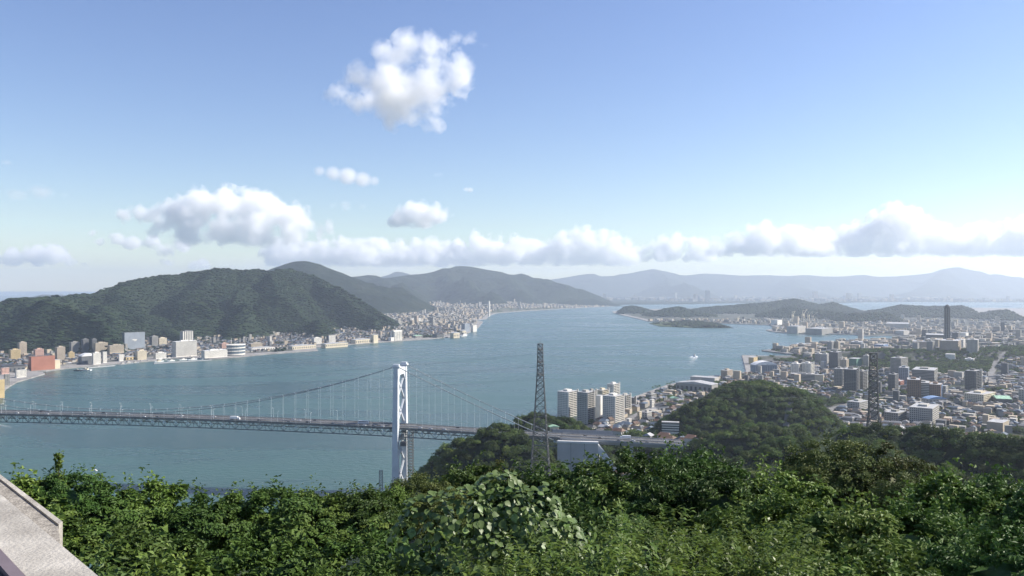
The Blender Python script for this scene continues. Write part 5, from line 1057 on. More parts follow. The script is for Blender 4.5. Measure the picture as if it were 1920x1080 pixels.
# ------------------------------------------------------------------ boats and wakes
M_HULL = {'white': PAINT['white'], 'blue': mat('hull_blue', (.03, .08, .2), .4, .4, .05, .3), 'black': mat('hull_black', (.02, .022, .03), .4, .4, .05, .3), 'red': mat('hull_red', (.3, .04, .03), .4, .4, .05, .3), 'grey': mat('hull_grey', (.28, .30, .32), .5, .4, .05, .3)}
def boat(label, px, py, L, hull, deck='white', rz=None, tower=True, name='boat'):
    X, Y, _ = P(px, py, 0); t = thing(name, label, 'boat', (X, Y, 0), R(rz) if rz is not None else R(52), 'boats on the strait'); b = L*.16
    sec = [(-L/2, [(-b*.8, -.6), (b*.8, -.6), (b, L*.07), (-b, L*.07)]), (L*.1, [(-b*.9, -.8), (b*.9, -.8), (b*1.1, L*.075), (-b*1.1, L*.075)]), (L*.36, [(-b*.5, -.6), (b*.5, -.6), (b*.8, L*.1), (-b*.8, L*.1)]), (L*.52, [(-.05, 0), (.05, 0), (.12, L*.13), (-.12, L*.13)])]
    MB().add(*loft(sec)).build('hull', M_HULL[hull], t); z = L*.075
    MB().box(-L*.2, L*.22, -b*.7, b*.7, z, z+L*.09).build('deckhouse', WM[deck], t)
    MB().box(-L*.02, L*.18, -b*.55, b*.55, z+L*.09, z+L*.17).build('wheelhouse', WM['white'], t); MB().box(-L*.0, L*.181, -b*.56, b*.56, z+L*.115, z+L*.15).build('window', M_GLASS, t)
    MB().tube([(-L*.06, 0, z+L*.09), (-L*.06, 0, z+L*.34)], L*.008, 5).build('mast', M_GALV, t)
    if tower: MB().box(-L*.16, -L*.1, -b*.2, b*.2, z+L*.09, z+L*.2).build('funnel', M_HULL['black' if hull != 'black' else 'red'], t)
    return t
boat('white and yellow tug off the left quay', 161, 694.5, 30, 'white', 'cream', 175); boat('low black barge beside the yellow tug', 146, 695.5, 22, 'black', 'dark grey', 178, False)
boat('white launch moored by the brick red hall', 130, 691, 16, 'white', 'white', 40); boat('small white launch by the left breakwater', 185, 688, 14, 'white')
for i, (px, py, L, c) in enumerate([(298, 681, 28, 'white'), (321, 679.5, 24, 'white'), (343, 677.5, 26, 'white'), (361, 677, 30, 'white'), (385, 675.5, 28, 'white'), (316, 675.5, 26, 'white'), (358, 673, 22, 'white'), (376, 673.5, 24, 'blue')]):
    boat(['white tug with tan mast at the outer end of the breakwater', 'white tug, second along the breakwater', 'white tug, third along the breakwater', 'largest white tug on the breakwater', 'white and cream tug at the inner end of the breakwater', 'white boat inside the basin left of the hotel', 'small white boat inside the basin before the hotel', 'blue boat inside the basin right of the hotel'][i], px, py-2.3, L, c, 'cream' if i in (0, 4) else 'white')
for i, (px, py, L) in enumerate([(229, 684, 24), (240, 682.5, 30), (253, 681, 22), (265, 679, 20), (278, 678, 18)]): boat(f'grey patrol boat, {ORD[i]} from the left of the moored row', px, py, L, 'grey', 'light grey')
boat('white ship moored at the tip of the far quay', 869, 630.5, 60, 'white', 'white', 60); boat('small dark ferry near the far harbour mouth', 1609, 628.5, 30, 'black', 'grey', 10)
boat('fast white hydrofoil leaving a broad wake', 1302, 668, 24, 'blue', 'white', 68, name='ferry'); boat('tiny white boat under the left end of the bridge', 179, 882, 6, 'white', 'white', 150, False); boat('small motor boat before the white silo', 665, 653, 12, 'white', 'white', 195, False)
brk = thing('breakwater', 'low dark breakwater sheltering the tugs by the hotel', 'breakwater', (0, 0, 0)); a, b = P(288, 682, 0), P(396, 675.5, 0); MB().bar((a[0], a[1], .6), (b[0], b[1], .6), 9, 3.2).build('wall', M_CONC, brk)
brk = thing('breakwater', 'thin dark breakwater off the left quay', 'breakwater', (0, 0, 0)); a, b = P(160, 691, 0), P(215, 686, 0); MB().bar((a[0], a[1], .5), (b[0], b[1], .5), 7, 3).build('wall', M_CONC, brk)
brk = thing('breakwater', 'thin breakwater across the harbour mouth on the right', 'breakwater', (0, 0, 0)); a, b = P(1352, 614.6, 0), P(1378, 615.2, 0); MB().bar((a[0], a[1], .5), (b[0], b[1], .5), 9, 4).build('wall', M_CONC, brk)
def foam_mat():
    m = bpy.data.materials.new('foam'); m.use_nodes = True; nt = m.node_tree; b = nt.nodes['Principled BSDF']; b.inputs['Base Color'].default_value = (.75, .8, .82, 1); b.inputs['Roughness'].default_value = .9
    tr = nt.nodes.new('ShaderNodeBsdfTransparent'); mx = nt.nodes.new('ShaderNodeMixShader'); ge = nt.nodes.new('ShaderNodeNewGeometry'); ns = nt.nodes.new('ShaderNodeTexNoise'); ns.inputs['Scale'].default_value = .16; ns.inputs['Detail'].default_value = 5
    at = nt.nodes.new('ShaderNodeAttribute'); at.attribute_name = 'thick'; ma = nt.nodes.new('ShaderNodeMath'); ma.operation = 'MULTIPLY_ADD'; ma.inputs[1].default_value = 1.5; sb = nt.nodes.new('ShaderNodeMath'); sb.operation = 'SUBTRACT'; sb.use_clamp = True; sb.inputs[1].default_value = .75
    nt.links.new(ge.outputs['Position'], ns.inputs['Vector']); nt.links.new(at.outputs['Fac'], ma.inputs[0]); nt.links.new(ns.outputs[0], ma.inputs[2]); nt.links.new(ma.outputs[0], sb.inputs[0])
    nt.links.new(sb.outputs[0], mx.inputs[0]); nt.links.new(tr.outputs[0], mx.inputs[1]); nt.links.new(b.outputs[0], mx.inputs[2]); nt.links.new(mx.outputs[0], nt.nodes['Material Output'].inputs[0]); return m
M_FOAM = foam_mat()
def wake(label, path, w0, w1, t0, t1):
    "foam lying on the water: thinner towards its tail and its edges"
    V = []; T = []; n = len(path); pts = [Vector(P(*p, 0)) for p in path]
    for i, p in enumerate(pts):
        d = (pts[min(i+1, n-1)]-pts[max(i-1, 0)]).normalized(); s = Vector((-d.y, d.x, 0)); f = i/(n-1); w = w0+(w1-w0)*f; th = t0+(t1-t0)*f
        for q, e in ((-1, 0), (-.6, .8), (0, 1), (.6, .8), (1, 0)): V.append(tuple(p+s*w*q+Vector((0, 0, .12)))); T.append(th*e)
    F = [(i*5+k, i*5+k+1, i*5+k+6, i*5+k+5) for i in range(n-1) for k in range(4)]
    me = raw_mesh('wake', V, F, [M_FOAM]); at = me.attributes.new('thick', 'FLOAT', 'POINT'); at.data.foreach_set('value', T); o = link('wake', me); tag(o, label, 'foam', None, 'stuff')
wake('left white wake of the fast ferry', [(1300, 667.5), (1297, 669), (1295, 671), (1293, 675)], 5, 8, .9, .1); wake('right white wake of the fast ferry', [(1306, 667.5), (1306, 670), (1304, 673), (1302, 678)], 5, 8, .9, .1); wake('middle wake of the fast ferry trailing away', [(1303, 669), (1301, 672), (1298, 678), (1295, 687), (1291, 700)], 6, 16, .6, .0)
wake('thin white wake of the small motor boat', [(666, 653), (678, 652), (695, 650.5), (712, 648.5), (735, 647)], 3, 5, .9, .2)
wake('patch of foam under the left end of the bridge', [(-40, 800), (0, 797), (20, 802), (36, 808)], 12, 6, .35, .1)
# motor traffic on the hillside road
x, y, z = hit(1311, 824, GR, 600); vehicle('van', 'white', 'white van parked on the hillside where the viaduct ends', (x, y, z+.3), R(10), 'parked vehicles')
# ------------------------------------------------------------------ bushes in front of the viewpoint
def fg_mat(n, cols, rough, spec, trans): return leaf_mat(n, cols, rough, spec, trans, .28, .9)
LM = {'broad': fg_mat('broad_leaf', [(.038, .076, .015), (.076, .13, .025), (.145, .2, .045)], .6, .2, .2), 'gloss': fg_mat('glossy_leaf', [(.029, .062, .015), (.06, .11, .023), (.12, .178, .042)], .55, .22, .16),
    'brown': fg_mat('bronze_leaf', [(.048, .066, .018), (.088, .11, .03), (.155, .16, .05)], .6, .18, .14), 'light': fg_mat('light_leaf', [(.068, .115, .02), (.118, .188, .034), (.19, .262, .058)], .55, .25, .25)}
def fg_crown(sp, seed, clumps, per, leaf, asp, spread, shoots=34):
    rng = np.random.default_rng(seed); m = LM[sp]
    d = rng.normal(size=(clumps*3, 3)); d /= np.linalg.norm(d, axis=1, keepdims=True); d = d[d[:, 2] > -.35][:clumps]
    lump = vnoise(d[:, 0]*2.4+5+seed, d[:, 1]*2.4+d[:, 2]*1.9+9, seed); rad = rng.uniform(.55, 1.0, len(d))**.6*(.72+.5*lump)
    C = d*rad[:, None]*np.array((1, 1, .9)); cs = spread*rng.uniform(.5, 1.4, len(d))
    k = np.repeat(np.arange(len(d)), per); off = rng.normal(size=(len(k), 3)); off /= np.maximum(np.linalg.norm(off, axis=1, keepdims=True), .3); off *= rng.uniform(.1, 1, (len(k), 1))**.5
    Pt = C[k]+off*cs[k][:, None]*np.array((1, 1, .6)); N = d[k]*.8+off*.75+rng.normal(size=(len(k), 3))*.3+np.array((0, 0, .3))
    sp_ = []; sn = []
    for q in range(shoots):
        dd = rng.normal(size=3); dd[2] = abs(dd[2])*1.2+.15; dd /= np.linalg.norm(dd); p0 = dd*(.62+.3*float(vnoise(np.array(dd[0]*2.4+5+seed), np.array(dd[1]*2.4+dd[2]*1.9+9), seed))); g = dd*.5+np.array((0, 0, .8))+rng.normal(size=3)*.25; L = rng.uniform(.12, .34)
        for f in np.linspace(.1, 1, 16): sp_.append(p0+g*L*f+rng.normal(size=3)*leaf*.5); sn.append(rng.normal(size=3)*.6+np.array((0, 0, .7)))
    if sp_: Pt = np.concatenate([Pt, sp_]); N = np.concatenate([N, sn])
    V, F = leaf_faces(Pt, N, leaf, asp, rng, .14)
    bm = bmesh.new(); bmesh.ops.create_icosphere(bm, subdivisions=3, radius=1); iv = np.array([v.co[:] for v in bm.verts]); itf = np.array([[v.index for v in f.verts] for f in bm.faces]); bm.free()  # opaque inner body, added so the gaps between leaf clumps stay dark
    lw = vnoise(iv[:, 0]*2.4+5+seed, iv[:, 1]*2.4+iv[:, 2]*1.9+9, seed); iv = iv*((.72+.5*lw)*.5+.1*(vnoise(iv[:, 0]*7, iv[:, 1]*7+iv[:, 2]*5, seed)-.5))[:, None]*np.array((1, 1, .9))
    me = bpy.data.meshes.new('crown'); me.from_pydata(np.concatenate([V, iv]).tolist(), [], F.tolist()+(itf+len(V)).tolist()); me.update(); me.materials.append(m); return me
FG = {'broad': [fg_crown('broad', 400+i, 105, 125, .074, .62, .17) for i in range(3)], 'gloss': [fg_crown('gloss', 420+i, 110, 125, .08, .45, .16) for i in range(3)], 'brown': [fg_crown('brown', 440+i, 130, 120, .05, .52, .15) for i in range(2)], 'light': [fg_crown('light', 460+i, 95, 115, .078, .6, .17) for i in range(2)]}
FR = random.Random(3)
SPN = {'broad': 'leafy green', 'gloss': 'glossy dark green', 'brown': 'bronze green', 'light': 'yellow green'}
def bush(px, yt, d, wpx, sp, where, zs=.9):
    x = (px-CXP)/FPX*d; r = wpx/2/FPX*d; zt = CZ-(yt-CYP)/FPX*d; g = float(GR(x, d)); hgt = max(zt-g, r*1.3)
    t = thing('shrub' if hgt < 6 else 'tree', f'{SPN[sp]} {"shrub" if hgt < 6 else "tree"} {where}', 'shrub' if hgt < 6 else 'tree', (x, d, zt-hgt), FR.uniform(0, 6.28), 'foliage before the viewpoint')
    tk = link('trunk', FR.choice(TRUNKS), t); tk.scale = (min(hgt*.6, r*1.3), min(hgt*.6, r*1.3), hgt*.62)
    c = link('crown', FR.choice(FG[sp]), t, (0, 0, hgt-r*zs*1.03)); c.scale = (r*1.08, r*FR.uniform(.95, 1.2), r*zs)
BUSH = [(-60, 905, 24, 260, 'broad', 'at the far left behind the parapet'), (30, 897, 24, 230, 'light', 'just above the stone parapet'), (105, 880, 25, 150, 'gloss', 'under the tall shoot on the left'), (180, 892, 26, 210, 'broad', 'left of the middle of the left thicket'), (270, 903, 27, 210, 'light', 'topping the left thicket below the bridge'), (360, 917, 27, 190, 'broad', 'in the dip of the left thicket'),
    (440, 926, 29, 180, 'light', 'lowest against the water on the left'), (530, 912, 29, 210, 'broad', 'forming the hump left of the bridge tower'), (625, 914, 30, 190, 'broad', 'against the water left of the tower'), (690, 913, 30, 150, 'gloss', 'just left of the tower foot'), (722, 910, 33, 100, 'light', 'touching the tower foot'),
    (70, 962, 17, 330, 'broad', 'right beside the parapet corner'), (215, 968, 18, 320, 'broad', 'in the front of the left thicket'), (470, 1000, 18, 310, 'broad', 'at the bottom left of the middle'), (700, 985, 19, 240, 'broad', 'left of the big leaved vine'),
    (150, 1045, 12, 420, 'gloss', 'lowest beside the parapet'), (330, 1060, 12, 430, 'broad', 'at the bottom edge on the left'), (690, 1040, 12, 360, 'broad', 'at the bottom edge beside the vine'),
    (800, 884, 34, 170, 'brown', 'behind the vine next to the tower'), (860, 872, 36, 220, 'gloss', 'below the wooded knoll'), (940, 870, 37, 200, 'brown', 'between the knoll and the pylon foot'), (1020, 874, 31, 240, 'gloss', 'hiding the pylon foot'), (1110, 858, 31, 240, 'gloss', 'below the anchorage block'), (1200, 842, 31, 230, 'gloss', 'below the viaduct piers'), (1290, 838, 33, 230, 'gloss', 'tallest of the glossy group in the middle'), (1360, 872, 31, 220, 'gloss', 'right of the glossy group'),
    (1075, 935, 20, 280, 'gloss', 'right above the vine'), 
    (1440, 882, 31, 230, 'light', 'left of the tall bronze tree'), (1555, 812, 45, 210, 'brown', 'tallest on the right in front of the slope'), (1655, 838, 44, 230, 'brown', 'next to the tall bronze tree'), (1725, 878, 40, 190, 'brown', 'at the right foot of the bronze trees'), (1475, 905, 23, 280, 'broad', 'below the bronze trees'), (1590, 925, 23, 290, 'light', 'bright in the right thicket'), (1710, 925, 23, 280, 'broad', 'in the right thicket below the slope'),
    (1790, 888, 27, 230, 'light', 'against the wooded slope at right'), (1880, 880, 27, 240, 'gloss', 'near the right edge'), (1960, 890, 27, 260, 'light', 'cut by the right edge'), (1890, 975, 18, 300, 'gloss', 'low at the right edge'), (1650, 1015, 15, 360, 'broad', 'in front of the right thicket'), (1600, 1050, 10.5, 420, 'broad', 'at the bottom edge on the right'), (860, 1045, 15, 420, 'gloss', 'in shade behind the vine')]
for b in BUSH: bush(*b)
# slender shoot that stands up over the left thicket
sx, sy = (110-CXP)/FPX*25, 25.0; zb = CZ-(905-CYP)/FPX*25; zt = CZ-(848-CYP)/FPX*25
sh = thing('sapling', 'slender leafy shoot rising above the left thicket', 'sapling', (sx, sy, zb-2), 0); MB().tube([(0, 0, 0), (.03, 0, 1.6), (-.02, 0, zt-zb+1.9)], [.03, .02, .008], 5).build('stem', M_BARK, sh)
rng = np.random.default_rng(9); n_ = 460; lump_ = np.array([(.34, .42), (.5, .36), (.62, .24), (.8, .1), (.93, .13)])[rng.integers(0, 5, n_)]; f = lump_[:, 0]+rng.normal(size=n_)*.04; z = .9+(zt-zb+1.1)*f; rr_ = lump_[:, 1]*np.sqrt(rng.random(n_)); a = rng.uniform(0, 6.28, n_); V, F = leaf_faces(np.stack([rr_*np.cos(a), rr_*np.sin(a), z], -1), rng.normal(size=(n_, 3))*.5+np.array((0, 0, .7)), .11, .55, rng)
link('crown', raw_mesh('crown', V, F, [LM['light']]), sh)
# big leaved vine climbing over the bushes
LM['vine'] = leaf_mat('vine_leaf', [(.075, .13, .032), (.13, .205, .055), (.2, .28, .1)], .45, .4, .25, .3, 6.0)
def vine_leaf(seed):
    r = random.Random(seed); o = [(0, -.5), (.22, -.46), (.46, -.2), (.44, .08), (.24, .32), (0, .62), (-.24, .32), (-.44, .08), (-.46, -.2), (-.22, -.46)]; V = [(x*r.uniform(.9, 1.1), y, .16*abs(x)+.05*r.uniform(-1, 1)-.1*y*y) for x, y in o]+[(0, -.2, 0), (0, .2, -.01)]
    n = len(o); F = [(0, 1, 2, 10), (10, 2, 3, 11), (11, 3, 4, 5), (11, 5, 6, 7), (10, 11, 7, 8), (0, 10, 8, 9)]; return V, F
VL = [vine_leaf(i) for i in range(4)]; VLM = [raw_mesh('leaf', v, f, [LM['vine']], True) for v, f in VL]
vd = 13.0; vx, vz = (915-CXP)/FPX*vd, CZ-(1010-CYP)/FPX*vd
vine = thing('climbing_vine', 'big leaved pale green vine draped over a mound in the foreground', 'vine', (vx, vd, vz-2.2))
LUMPS = [((-1.05, .25, 2.05), (.55, .5, .75)), ((-.45, .0, 2.25), (.62, .5, .72)), ((.15, .35, 2.3), (.6, .55, .8)), ((.72, .2, 2.2), (.62, .55, .72)), ((1.15, .1, 1.75), (.5, .5, .7)), ((-.1, -.35, 1.6), (.7, .5, .7)), ((.65, -.3, 1.45), (.62, .5, .7)), ((-.85, -.2, 1.5), (.5, .45, .6))]
rng = np.random.default_rng(12); L_mats = []; cnt = 0; rest_v = []; rest_f = []
NV = 2900
for i in range(NV):
    while True:
        d = rng.normal(size=3); d /= np.linalg.norm(d)
        if d[2] > -.6 and d[1] < .5: break
    w = float(vnoise(np.array(d[0]*2.6+3), np.array(d[2]*2.6+d[1]*2+1), 8)); w2 = float(vnoise(np.array(d[0]*6+3), np.array(d[2]*6+1), 18))
    if w2 < .30 and rng.random() < .85: continue
    lc, lr = LUMPS[int(rng.integers(0, len(LUMPS)))]; p = d*np.array(lr)*(.78+.36*w+.16*rng.random())+np.array(lc); n = d+np.array((.1, -.2, .45))+rng.normal(size=3)*.33; n /= np.linalg.norm(n)
    dn = np.array((rng.normal()*.5, rng.normal()*.5, -1.)); t = dn-n*dn.dot(n); t /= np.linalg.norm(t); b = np.cross(t, n); s = rng.uniform(.065, .14)
    Mx = np.stack([b*s, t*s, n*s], 1); q = int(rng.integers(0, 4))
    if cnt < 290 and d[1] < 0 and rng.random() < .6:
        o = link('leaf', VLM[q], vine); m4 = Matrix.Identity(4)
        for r_ in range(3):
            for c_ in range(3): m4[r_][c_] = Mx[r_, c_]
            m4[r_][3] = p[r_]
        o.matrix_local = m4; cnt += 1
    else:
        base = len(rest_v); rest_v += [tuple(p+Mx @ np.array(v)) for v in VL[q][0]]; rest_f += [tuple(k+base for k in f) for f in VL[q][1]]
lo = link('leaf_mass', raw_mesh('leaf_mass', rest_v, rest_f, [LM['vine']], True), vine); lo['kind'] = 'stuff'
# feathery weeds along the bottom
LM['weed'] = leaf_mat('weed_leaf', [(.065, .11, .022), (.112, .175, .034), (.185, .25, .055)], .45, .4, .4, .25, 3.0)
def weed_mesh(seed, stems=11):
    rng = np.random.default_rng(seed); V = []; F = []
    def quadstrip(p, d, n, L, W):
        b = np.cross(d, n); b /= np.linalg.norm(b); k = len(V); droop = np.array((0, 0, -.35*L))
        V.extend([p, p+d*L*.4+b*W+droop*.1, p+d*L*.4-b*W+droop*.1, p+d*L+droop]); F.append((k, k+1, k+3, k+2))
    for s in range(stems):
        a = rng.uniform(0, 6.28); r = rng.uniform(0, .5); base = np.array((r*math.cos(a), r*math.sin(a), 0)); H = rng.uniform(.75, 1.25); lean = np.array((math.cos(a)*.3, math.sin(a)*.3, 0))*rng.uniform(.2, 1.2); prev = base
        for j in range(30):
            f = (j+1)/30; p = base+np.array((0, 0, H*f))+lean*f*f; k = len(V); w = .006*(1.2-f); V.extend([prev-np.array((w, 0, 0)), prev+np.array((w, 0, 0)), p+np.array((w, 0, 0)), p-np.array((w, 0, 0))]); F.append((k, k+1, k+2, k+3)); prev = p
            if f > .25:
                for q in range(3):
                    an = rng.uniform(0, 6.28); d = np.array((math.cos(an), math.sin(an), rng.uniform(.1, 1.5))); d /= np.linalg.norm(d); quadstrip(p+rng.normal(size=3)*.012, d, np.array((0, 0, 1.))+rng.normal(size=3)*.2, rng.uniform(.08, .19)*(1.25-.7*f), .014)
    return raw_mesh('foliage', np.array(V), np.array(F), [LM['weed']])
WEED = [weed_mesh(500+i) for i in range(5)]
def weed(px, yt, d, s, lab):
    zt = CZ-(yt-CYP)/FPX*d; x = (px-CXP)/FPX*d; t = thing('weed_plant', lab, 'weed', (x, d, zt-1.15*s), FR.uniform(0, 6.28), 'feathery weeds along the bottom'); c = link('foliage', FR.choice(WEED), t); c.scale = (s*1.1, s*1.1, s); c.rotation_euler = (FR.uniform(-.3, .3), FR.uniform(-.3, .3), 0)
WP = []
for i in range(52):
    f = FR.random(); px = 1030+430*FR.random(); top = 985+25*math.sin(px*.02)-18*(px > 1150)*(px < 1330); WP.append((px, top+FR.uniform(-12, 75), FR.uniform(8, 11), FR.uniform(.75, 1.25)))
WP += [(1455, 1000, 9, .9), (1440, 1015, 8.5, .9), (1500, 1040, 8.5, .9), (1525, 1050, 8, .8), (1550, 1062, 8, .8), (1600, 1068, 8, .8), (890, 1040, 9, .8), (920, 1055, 8.5, .8), (980, 1050, 8.5, .9), (1010, 1035, 8.5, .9)]
WP.sort()
for i, (px, yt, d, s) in enumerate(WP):
    zone = [w for w in WP if (w[0] > 1465) == (px > 1465) and (w[0] < 1070) == (px < 1070)]; q = zone.index((px, yt, d, s)); n = len(zone)
    side, q = ('left', q) if q < n/2 else ('right', n-1-q); nth = ORD[q] if q < 20 else 'twenty '+ORD[q-20]
    weed(px, yt, d, s, f'feathery weed {"right of the main patch" if px > 1465 else "beside the vine" if px < 1070 else "of the main patch"}, {nth} from its {side} end')
# ------------------------------------------------------------------ stone parapet
M_STONE = mat('weathered_stone', (.43, .405, .36), .9, .15, .16, 4.0, bump=.2, bscale=70, col2=(.27, .25, .22)); M_STONED = mat('aggregate_stone', (.33, .305, .27), .95, .1, .2, 25, bump=.3, bscale=90)
par = thing('stone_parapet', 'weathered stone parapet in the lower left corner', 'parapet', (-1.28, 2.5, 0)); zc = CZ-.9
e0, e1 = Vector((-1.28, 2.5)), Vector((-2.25, 3.53)); du = (e1-e0).normalized(); dn = Vector((du.y, -du.x)); dn = dn if dn.x < 0 else -dn
def pw(a, b): q = du*a+dn*b; return (q.x, q.y)
MB().prism([pw(-1.6, 0), pw(3.2, 0), pw(3.2, .165), pw(-1.6, .165)], zc-.3, zc).build('cap_slab', M_STONE, par)
MB().prism([pw(-1.6, .02), pw(3.2, .02), pw(3.2, .3), pw(-1.6, .3)], zc-1.3, zc-.301).build('wall', M_STONED, par)
MB().prism([pw(.40, -.002), pw(1.15, -.165), pw(3.2, -.165), pw(3.2, -.002)], zc-.3, zc-.12).build('lower_ledge', M_STONED, par); MB().prism([pw(1.15, -.167), pw(1.18, -.19), pw(3.2, -.19), pw(3.2, -.167)], zc-.3, zc-.112).build('ledge_edge', M_STONE, par)
gr = thing('drain_grate', 'dark slatted metal grate behind the parapet in the very corner', 'grate', (-1.28, 2.5, 0)); MB().prism([pw(-1.6, .168), pw(3.2, .168), pw(3.2, .205), pw(-1.6, .205)], zc-.1, zc+.004).build('frame', mat('grate_frame', (.15, .12, .13), .6, .4, .1, 5), gr)
for i in range(4): MB().prism([pw(-1.6, .21+i*.045), pw(3.2, .21+i*.045), pw(3.2, .24+i*.045), pw(-1.6, .24+i*.045)], zc-.08, zc-.012).build('slat', mat('grate_slat', (.06, .045, .05), .5, .4, .1, 5), gr)
terr = MB().prism([pw(-1.6, .42), pw(3.2, .42), pw(3.2, 4), pw(-1.6, 4)], zc-1.6, zc-1.0).build('terrace', M_STONED, None, (-1.28, 2.5, 0)); terr['kind'] = 'structure'
# ------------------------------------------------------------------ clouds (all outside the haze)
def cloud_mat(name, balls, org, density, size, amp, cut, gain, band, squash, zflat, rate):
    "white scattering vapour: thin at the skin of the billows, the edge eaten away by noise of the given size in metres"
    m = bpy.data.materials.new(name); m.use_nodes = True; nt = m.node_tree; nt.nodes.remove(nt.nodes['Principled BSDF']); L = nt.links.new
    pv = nt.nodes.new('ShaderNodeVolumePrincipled'); pv.inputs['Density Attribute'].default_value = ''; pv.inputs['Temperature Attribute'].default_value = ''; pv.inputs['Color Attribute'].default_value = ''
    pv.inputs['Color'].default_value = (1, 1, 1, 1); pv.inputs['Anisotropy'].default_value = .2
    ge = nt.nodes.new('ShaderNodeNewGeometry'); ns = nt.nodes.new('ShaderNodeTexNoise'); ns.inputs['Scale'].default_value = 1/size; ns.inputs['Detail'].default_value = 5; ns.inputs['Roughness'].default_value = .6; ns.inputs['Distortion'].default_value = .3
    L(ge.outputs['Position'], ns.inputs['Vector'])
    vm = nt.nodes.new('ShaderNodeVectorMath'); vm.operation = 'MULTIPLY'; vm.inputs[1].default_value = (1, 1, 1/squash); L(ge.outputs['Position'], vm.inputs[0])
    def math_(op, a, b, c=None):
        n = nt.nodes.new('ShaderNodeMath'); n.operation = op
        for i, v in enumerate((a, b, c)):
            if v is None: continue
            if isinstance(v, (int, float)): n.inputs[i].default_value = v
            else: L(v, n.inputs[i])
        return n.outputs[0]
    f = None
    for p, r in balls:                                        # depth below the skin of the nearest billow
        d = nt.nodes.new('ShaderNodeVectorMath'); d.operation = 'DISTANCE'; d.inputs[1].default_value = (p[0]+org[0], p[1]+org[1], (p[2]+org[2])/squash); L(vm.outputs[0], d.inputs[0])
        t = math_('MULTIPLY_ADD', d.outputs['Value'], -1/band, r/band); f = t if f is None else math_('SMOOTH_MAX', f, t, .35)
    if zflat is not None:
        sx = nt.nodes.new('ShaderNodeSeparateXYZ'); L(ge.outputs['Position'], sx.inputs[0]); f = math_('MINIMUM', f, math_('MULTIPLY_ADD', sx.outputs[2], 1/(band*.8), -zflat/(band*.8)))
    f = math_('MINIMUM', f, 1.0); f = math_('MULTIPLY_ADD', ns.outputs[0], amp, f)
    mr = nt.nodes.new('ShaderNodeMapRange'); mr.inputs[1].default_value = cut+amp*.5; mr.inputs[2].default_value = cut+amp*.5+1/gain; mr.inputs[3].default_value = 0; mr.inputs[4].default_value = density
    L(f, mr.inputs[0]); L(mr.outputs[0], pv.inputs['Density'])
    L(pv.outputs[0], nt.nodes['Material Output'].inputs['Volume']); m.cycles.volume_step_rate = rate; return m
def cloud(label, blobs, Y, kind, voxel, band, flat=None, seed=0, squash=1.0):
    "billows placed as overlapping balls (photo pixel, radius in pixels), fused into one body and filled with vapour"
    name, density, size, amp, cut, gain, grow, rate = kind
    rnd = random.Random(seed); ico = bmesh.new(); bmesh.ops.create_icosphere(ico, subdivisions=2, radius=1); iv = np.array([v.co[:] for v in ico.verts]); it = [tuple(v.index for v in f.verts) for f in ico.faces]; ico.free()
    mb = MB(); c0 = np.mean([Q(b[0], b[1], Y) for b in blobs], axis=0); px = Y/FPX; balls = []; zf = None if flat is None else CZ-(flat-CYP)*px
    for b in blobs:
        p = np.array(Q(b[0], b[1], Y))+np.array((0, rnd.uniform(-.8, .8)*b[2]*px, 0))-c0; r = b[2]*px*grow; balls.append((p, r)); v = iv*r*1.03*np.array((1, 1, squash))+p
        if zf is not None: v[:, 2] = np.maximum(v[:, 2], zf-c0[2])
        mb.add(v, it)
    band = max(band, 1.1*float(np.mean([b[2] for b in blobs])))
    m = cloud_mat(name, balls, c0, density, size, amp, cut, gain, band*px, squash, zf, rate)
    o = mb.build('cloud', m, None, tuple(c0)); tag(o, label, 'cloud', 'clouds over the strait')
    rm = o.modifiers.new('fuse', 'REMESH'); rm.mode = 'VOXEL'; rm.voxel_size = voxel*px; return o
def ranks(prof, base, seed, r0=9, r1=20):
    rr = random.Random(seed); out = []
    for a, b in zip(prof[:-1], prof[1:]):
        n = max(1, int(abs(b[0]-a[0])/17))
        for k in range(n):
            t = k/n; x = a[0]+(b[0]-a[0])*t; y = a[1]+(b[1]-a[1])*t; r = rr.uniform(r0, (r0+r1)/2); yy = y+r
            while yy < base: out.append((x+rr.uniform(-6, 6), yy, r)); r = rr.uniform(r1*.8, r1*1.25); yy += r*1.15
    return out
#        name, density, noise size, noise weight, cut, gain, growth, step
C_HI = ('torn_cloud', .011, 210, 5.0, .42, .85, 1.55, .22); C_LENS = ('smooth_cloud', .009, 420, 1.1, .06, 1.3, 1.4, .4); C_MID = ('cumulus_near', .0065, 420, 3.6, .28, 1.6, 1.45, .22); C_FAR = ('cumulus_far', .0036, 560, 3.4, .18, 2.0, 1.45, .16); C_VEIL = ('veil_cloud', .0003, 3000, 2, .2, 1.2, 1.25, .15); C_WISP = ('wisp_cloud', .0014, 600, 3.2, .25, 1.0, 1.4, .4)
cloud('large ragged white cloud highest in the sky', [(648, 174, 26), (672, 178, 28), (690, 160, 34), (730, 165, 42), (780, 165, 44), (820, 160, 36), (850, 138, 32), (872, 125, 26), (800, 128, 36), (745, 122, 36), (722, 98, 24), (770, 88, 26), (812, 90, 28), (852, 78, 16), (885, 78, 18), (740, 195, 34), (800, 192, 32), (855, 183, 16), (735, 238, 14), (815, 240, 16), (765, 222, 18), (622, 178, 15), (640, 152, 13), (900, 84, 10)], 6500, C_HI, 3.6, 20, None, 2, .85)
cloud('small smooth lens shaped cloud left of centre', [(600, 321, 9), (625, 325, 13), (652, 330, 15), (680, 336, 13), (702, 339, 8)], 9000, C_LENS, 1.8, 14, None, 3, .9)
cloud('compact bright white cloud hanging over the bank', [(742, 412, 13), (762, 402, 19), (785, 396, 21), (808, 402, 19), (830, 402, 13), (848, 404, 8), (790, 412, 18)], 20000, C_MID, 1.8, 10, 430, 1, 1)
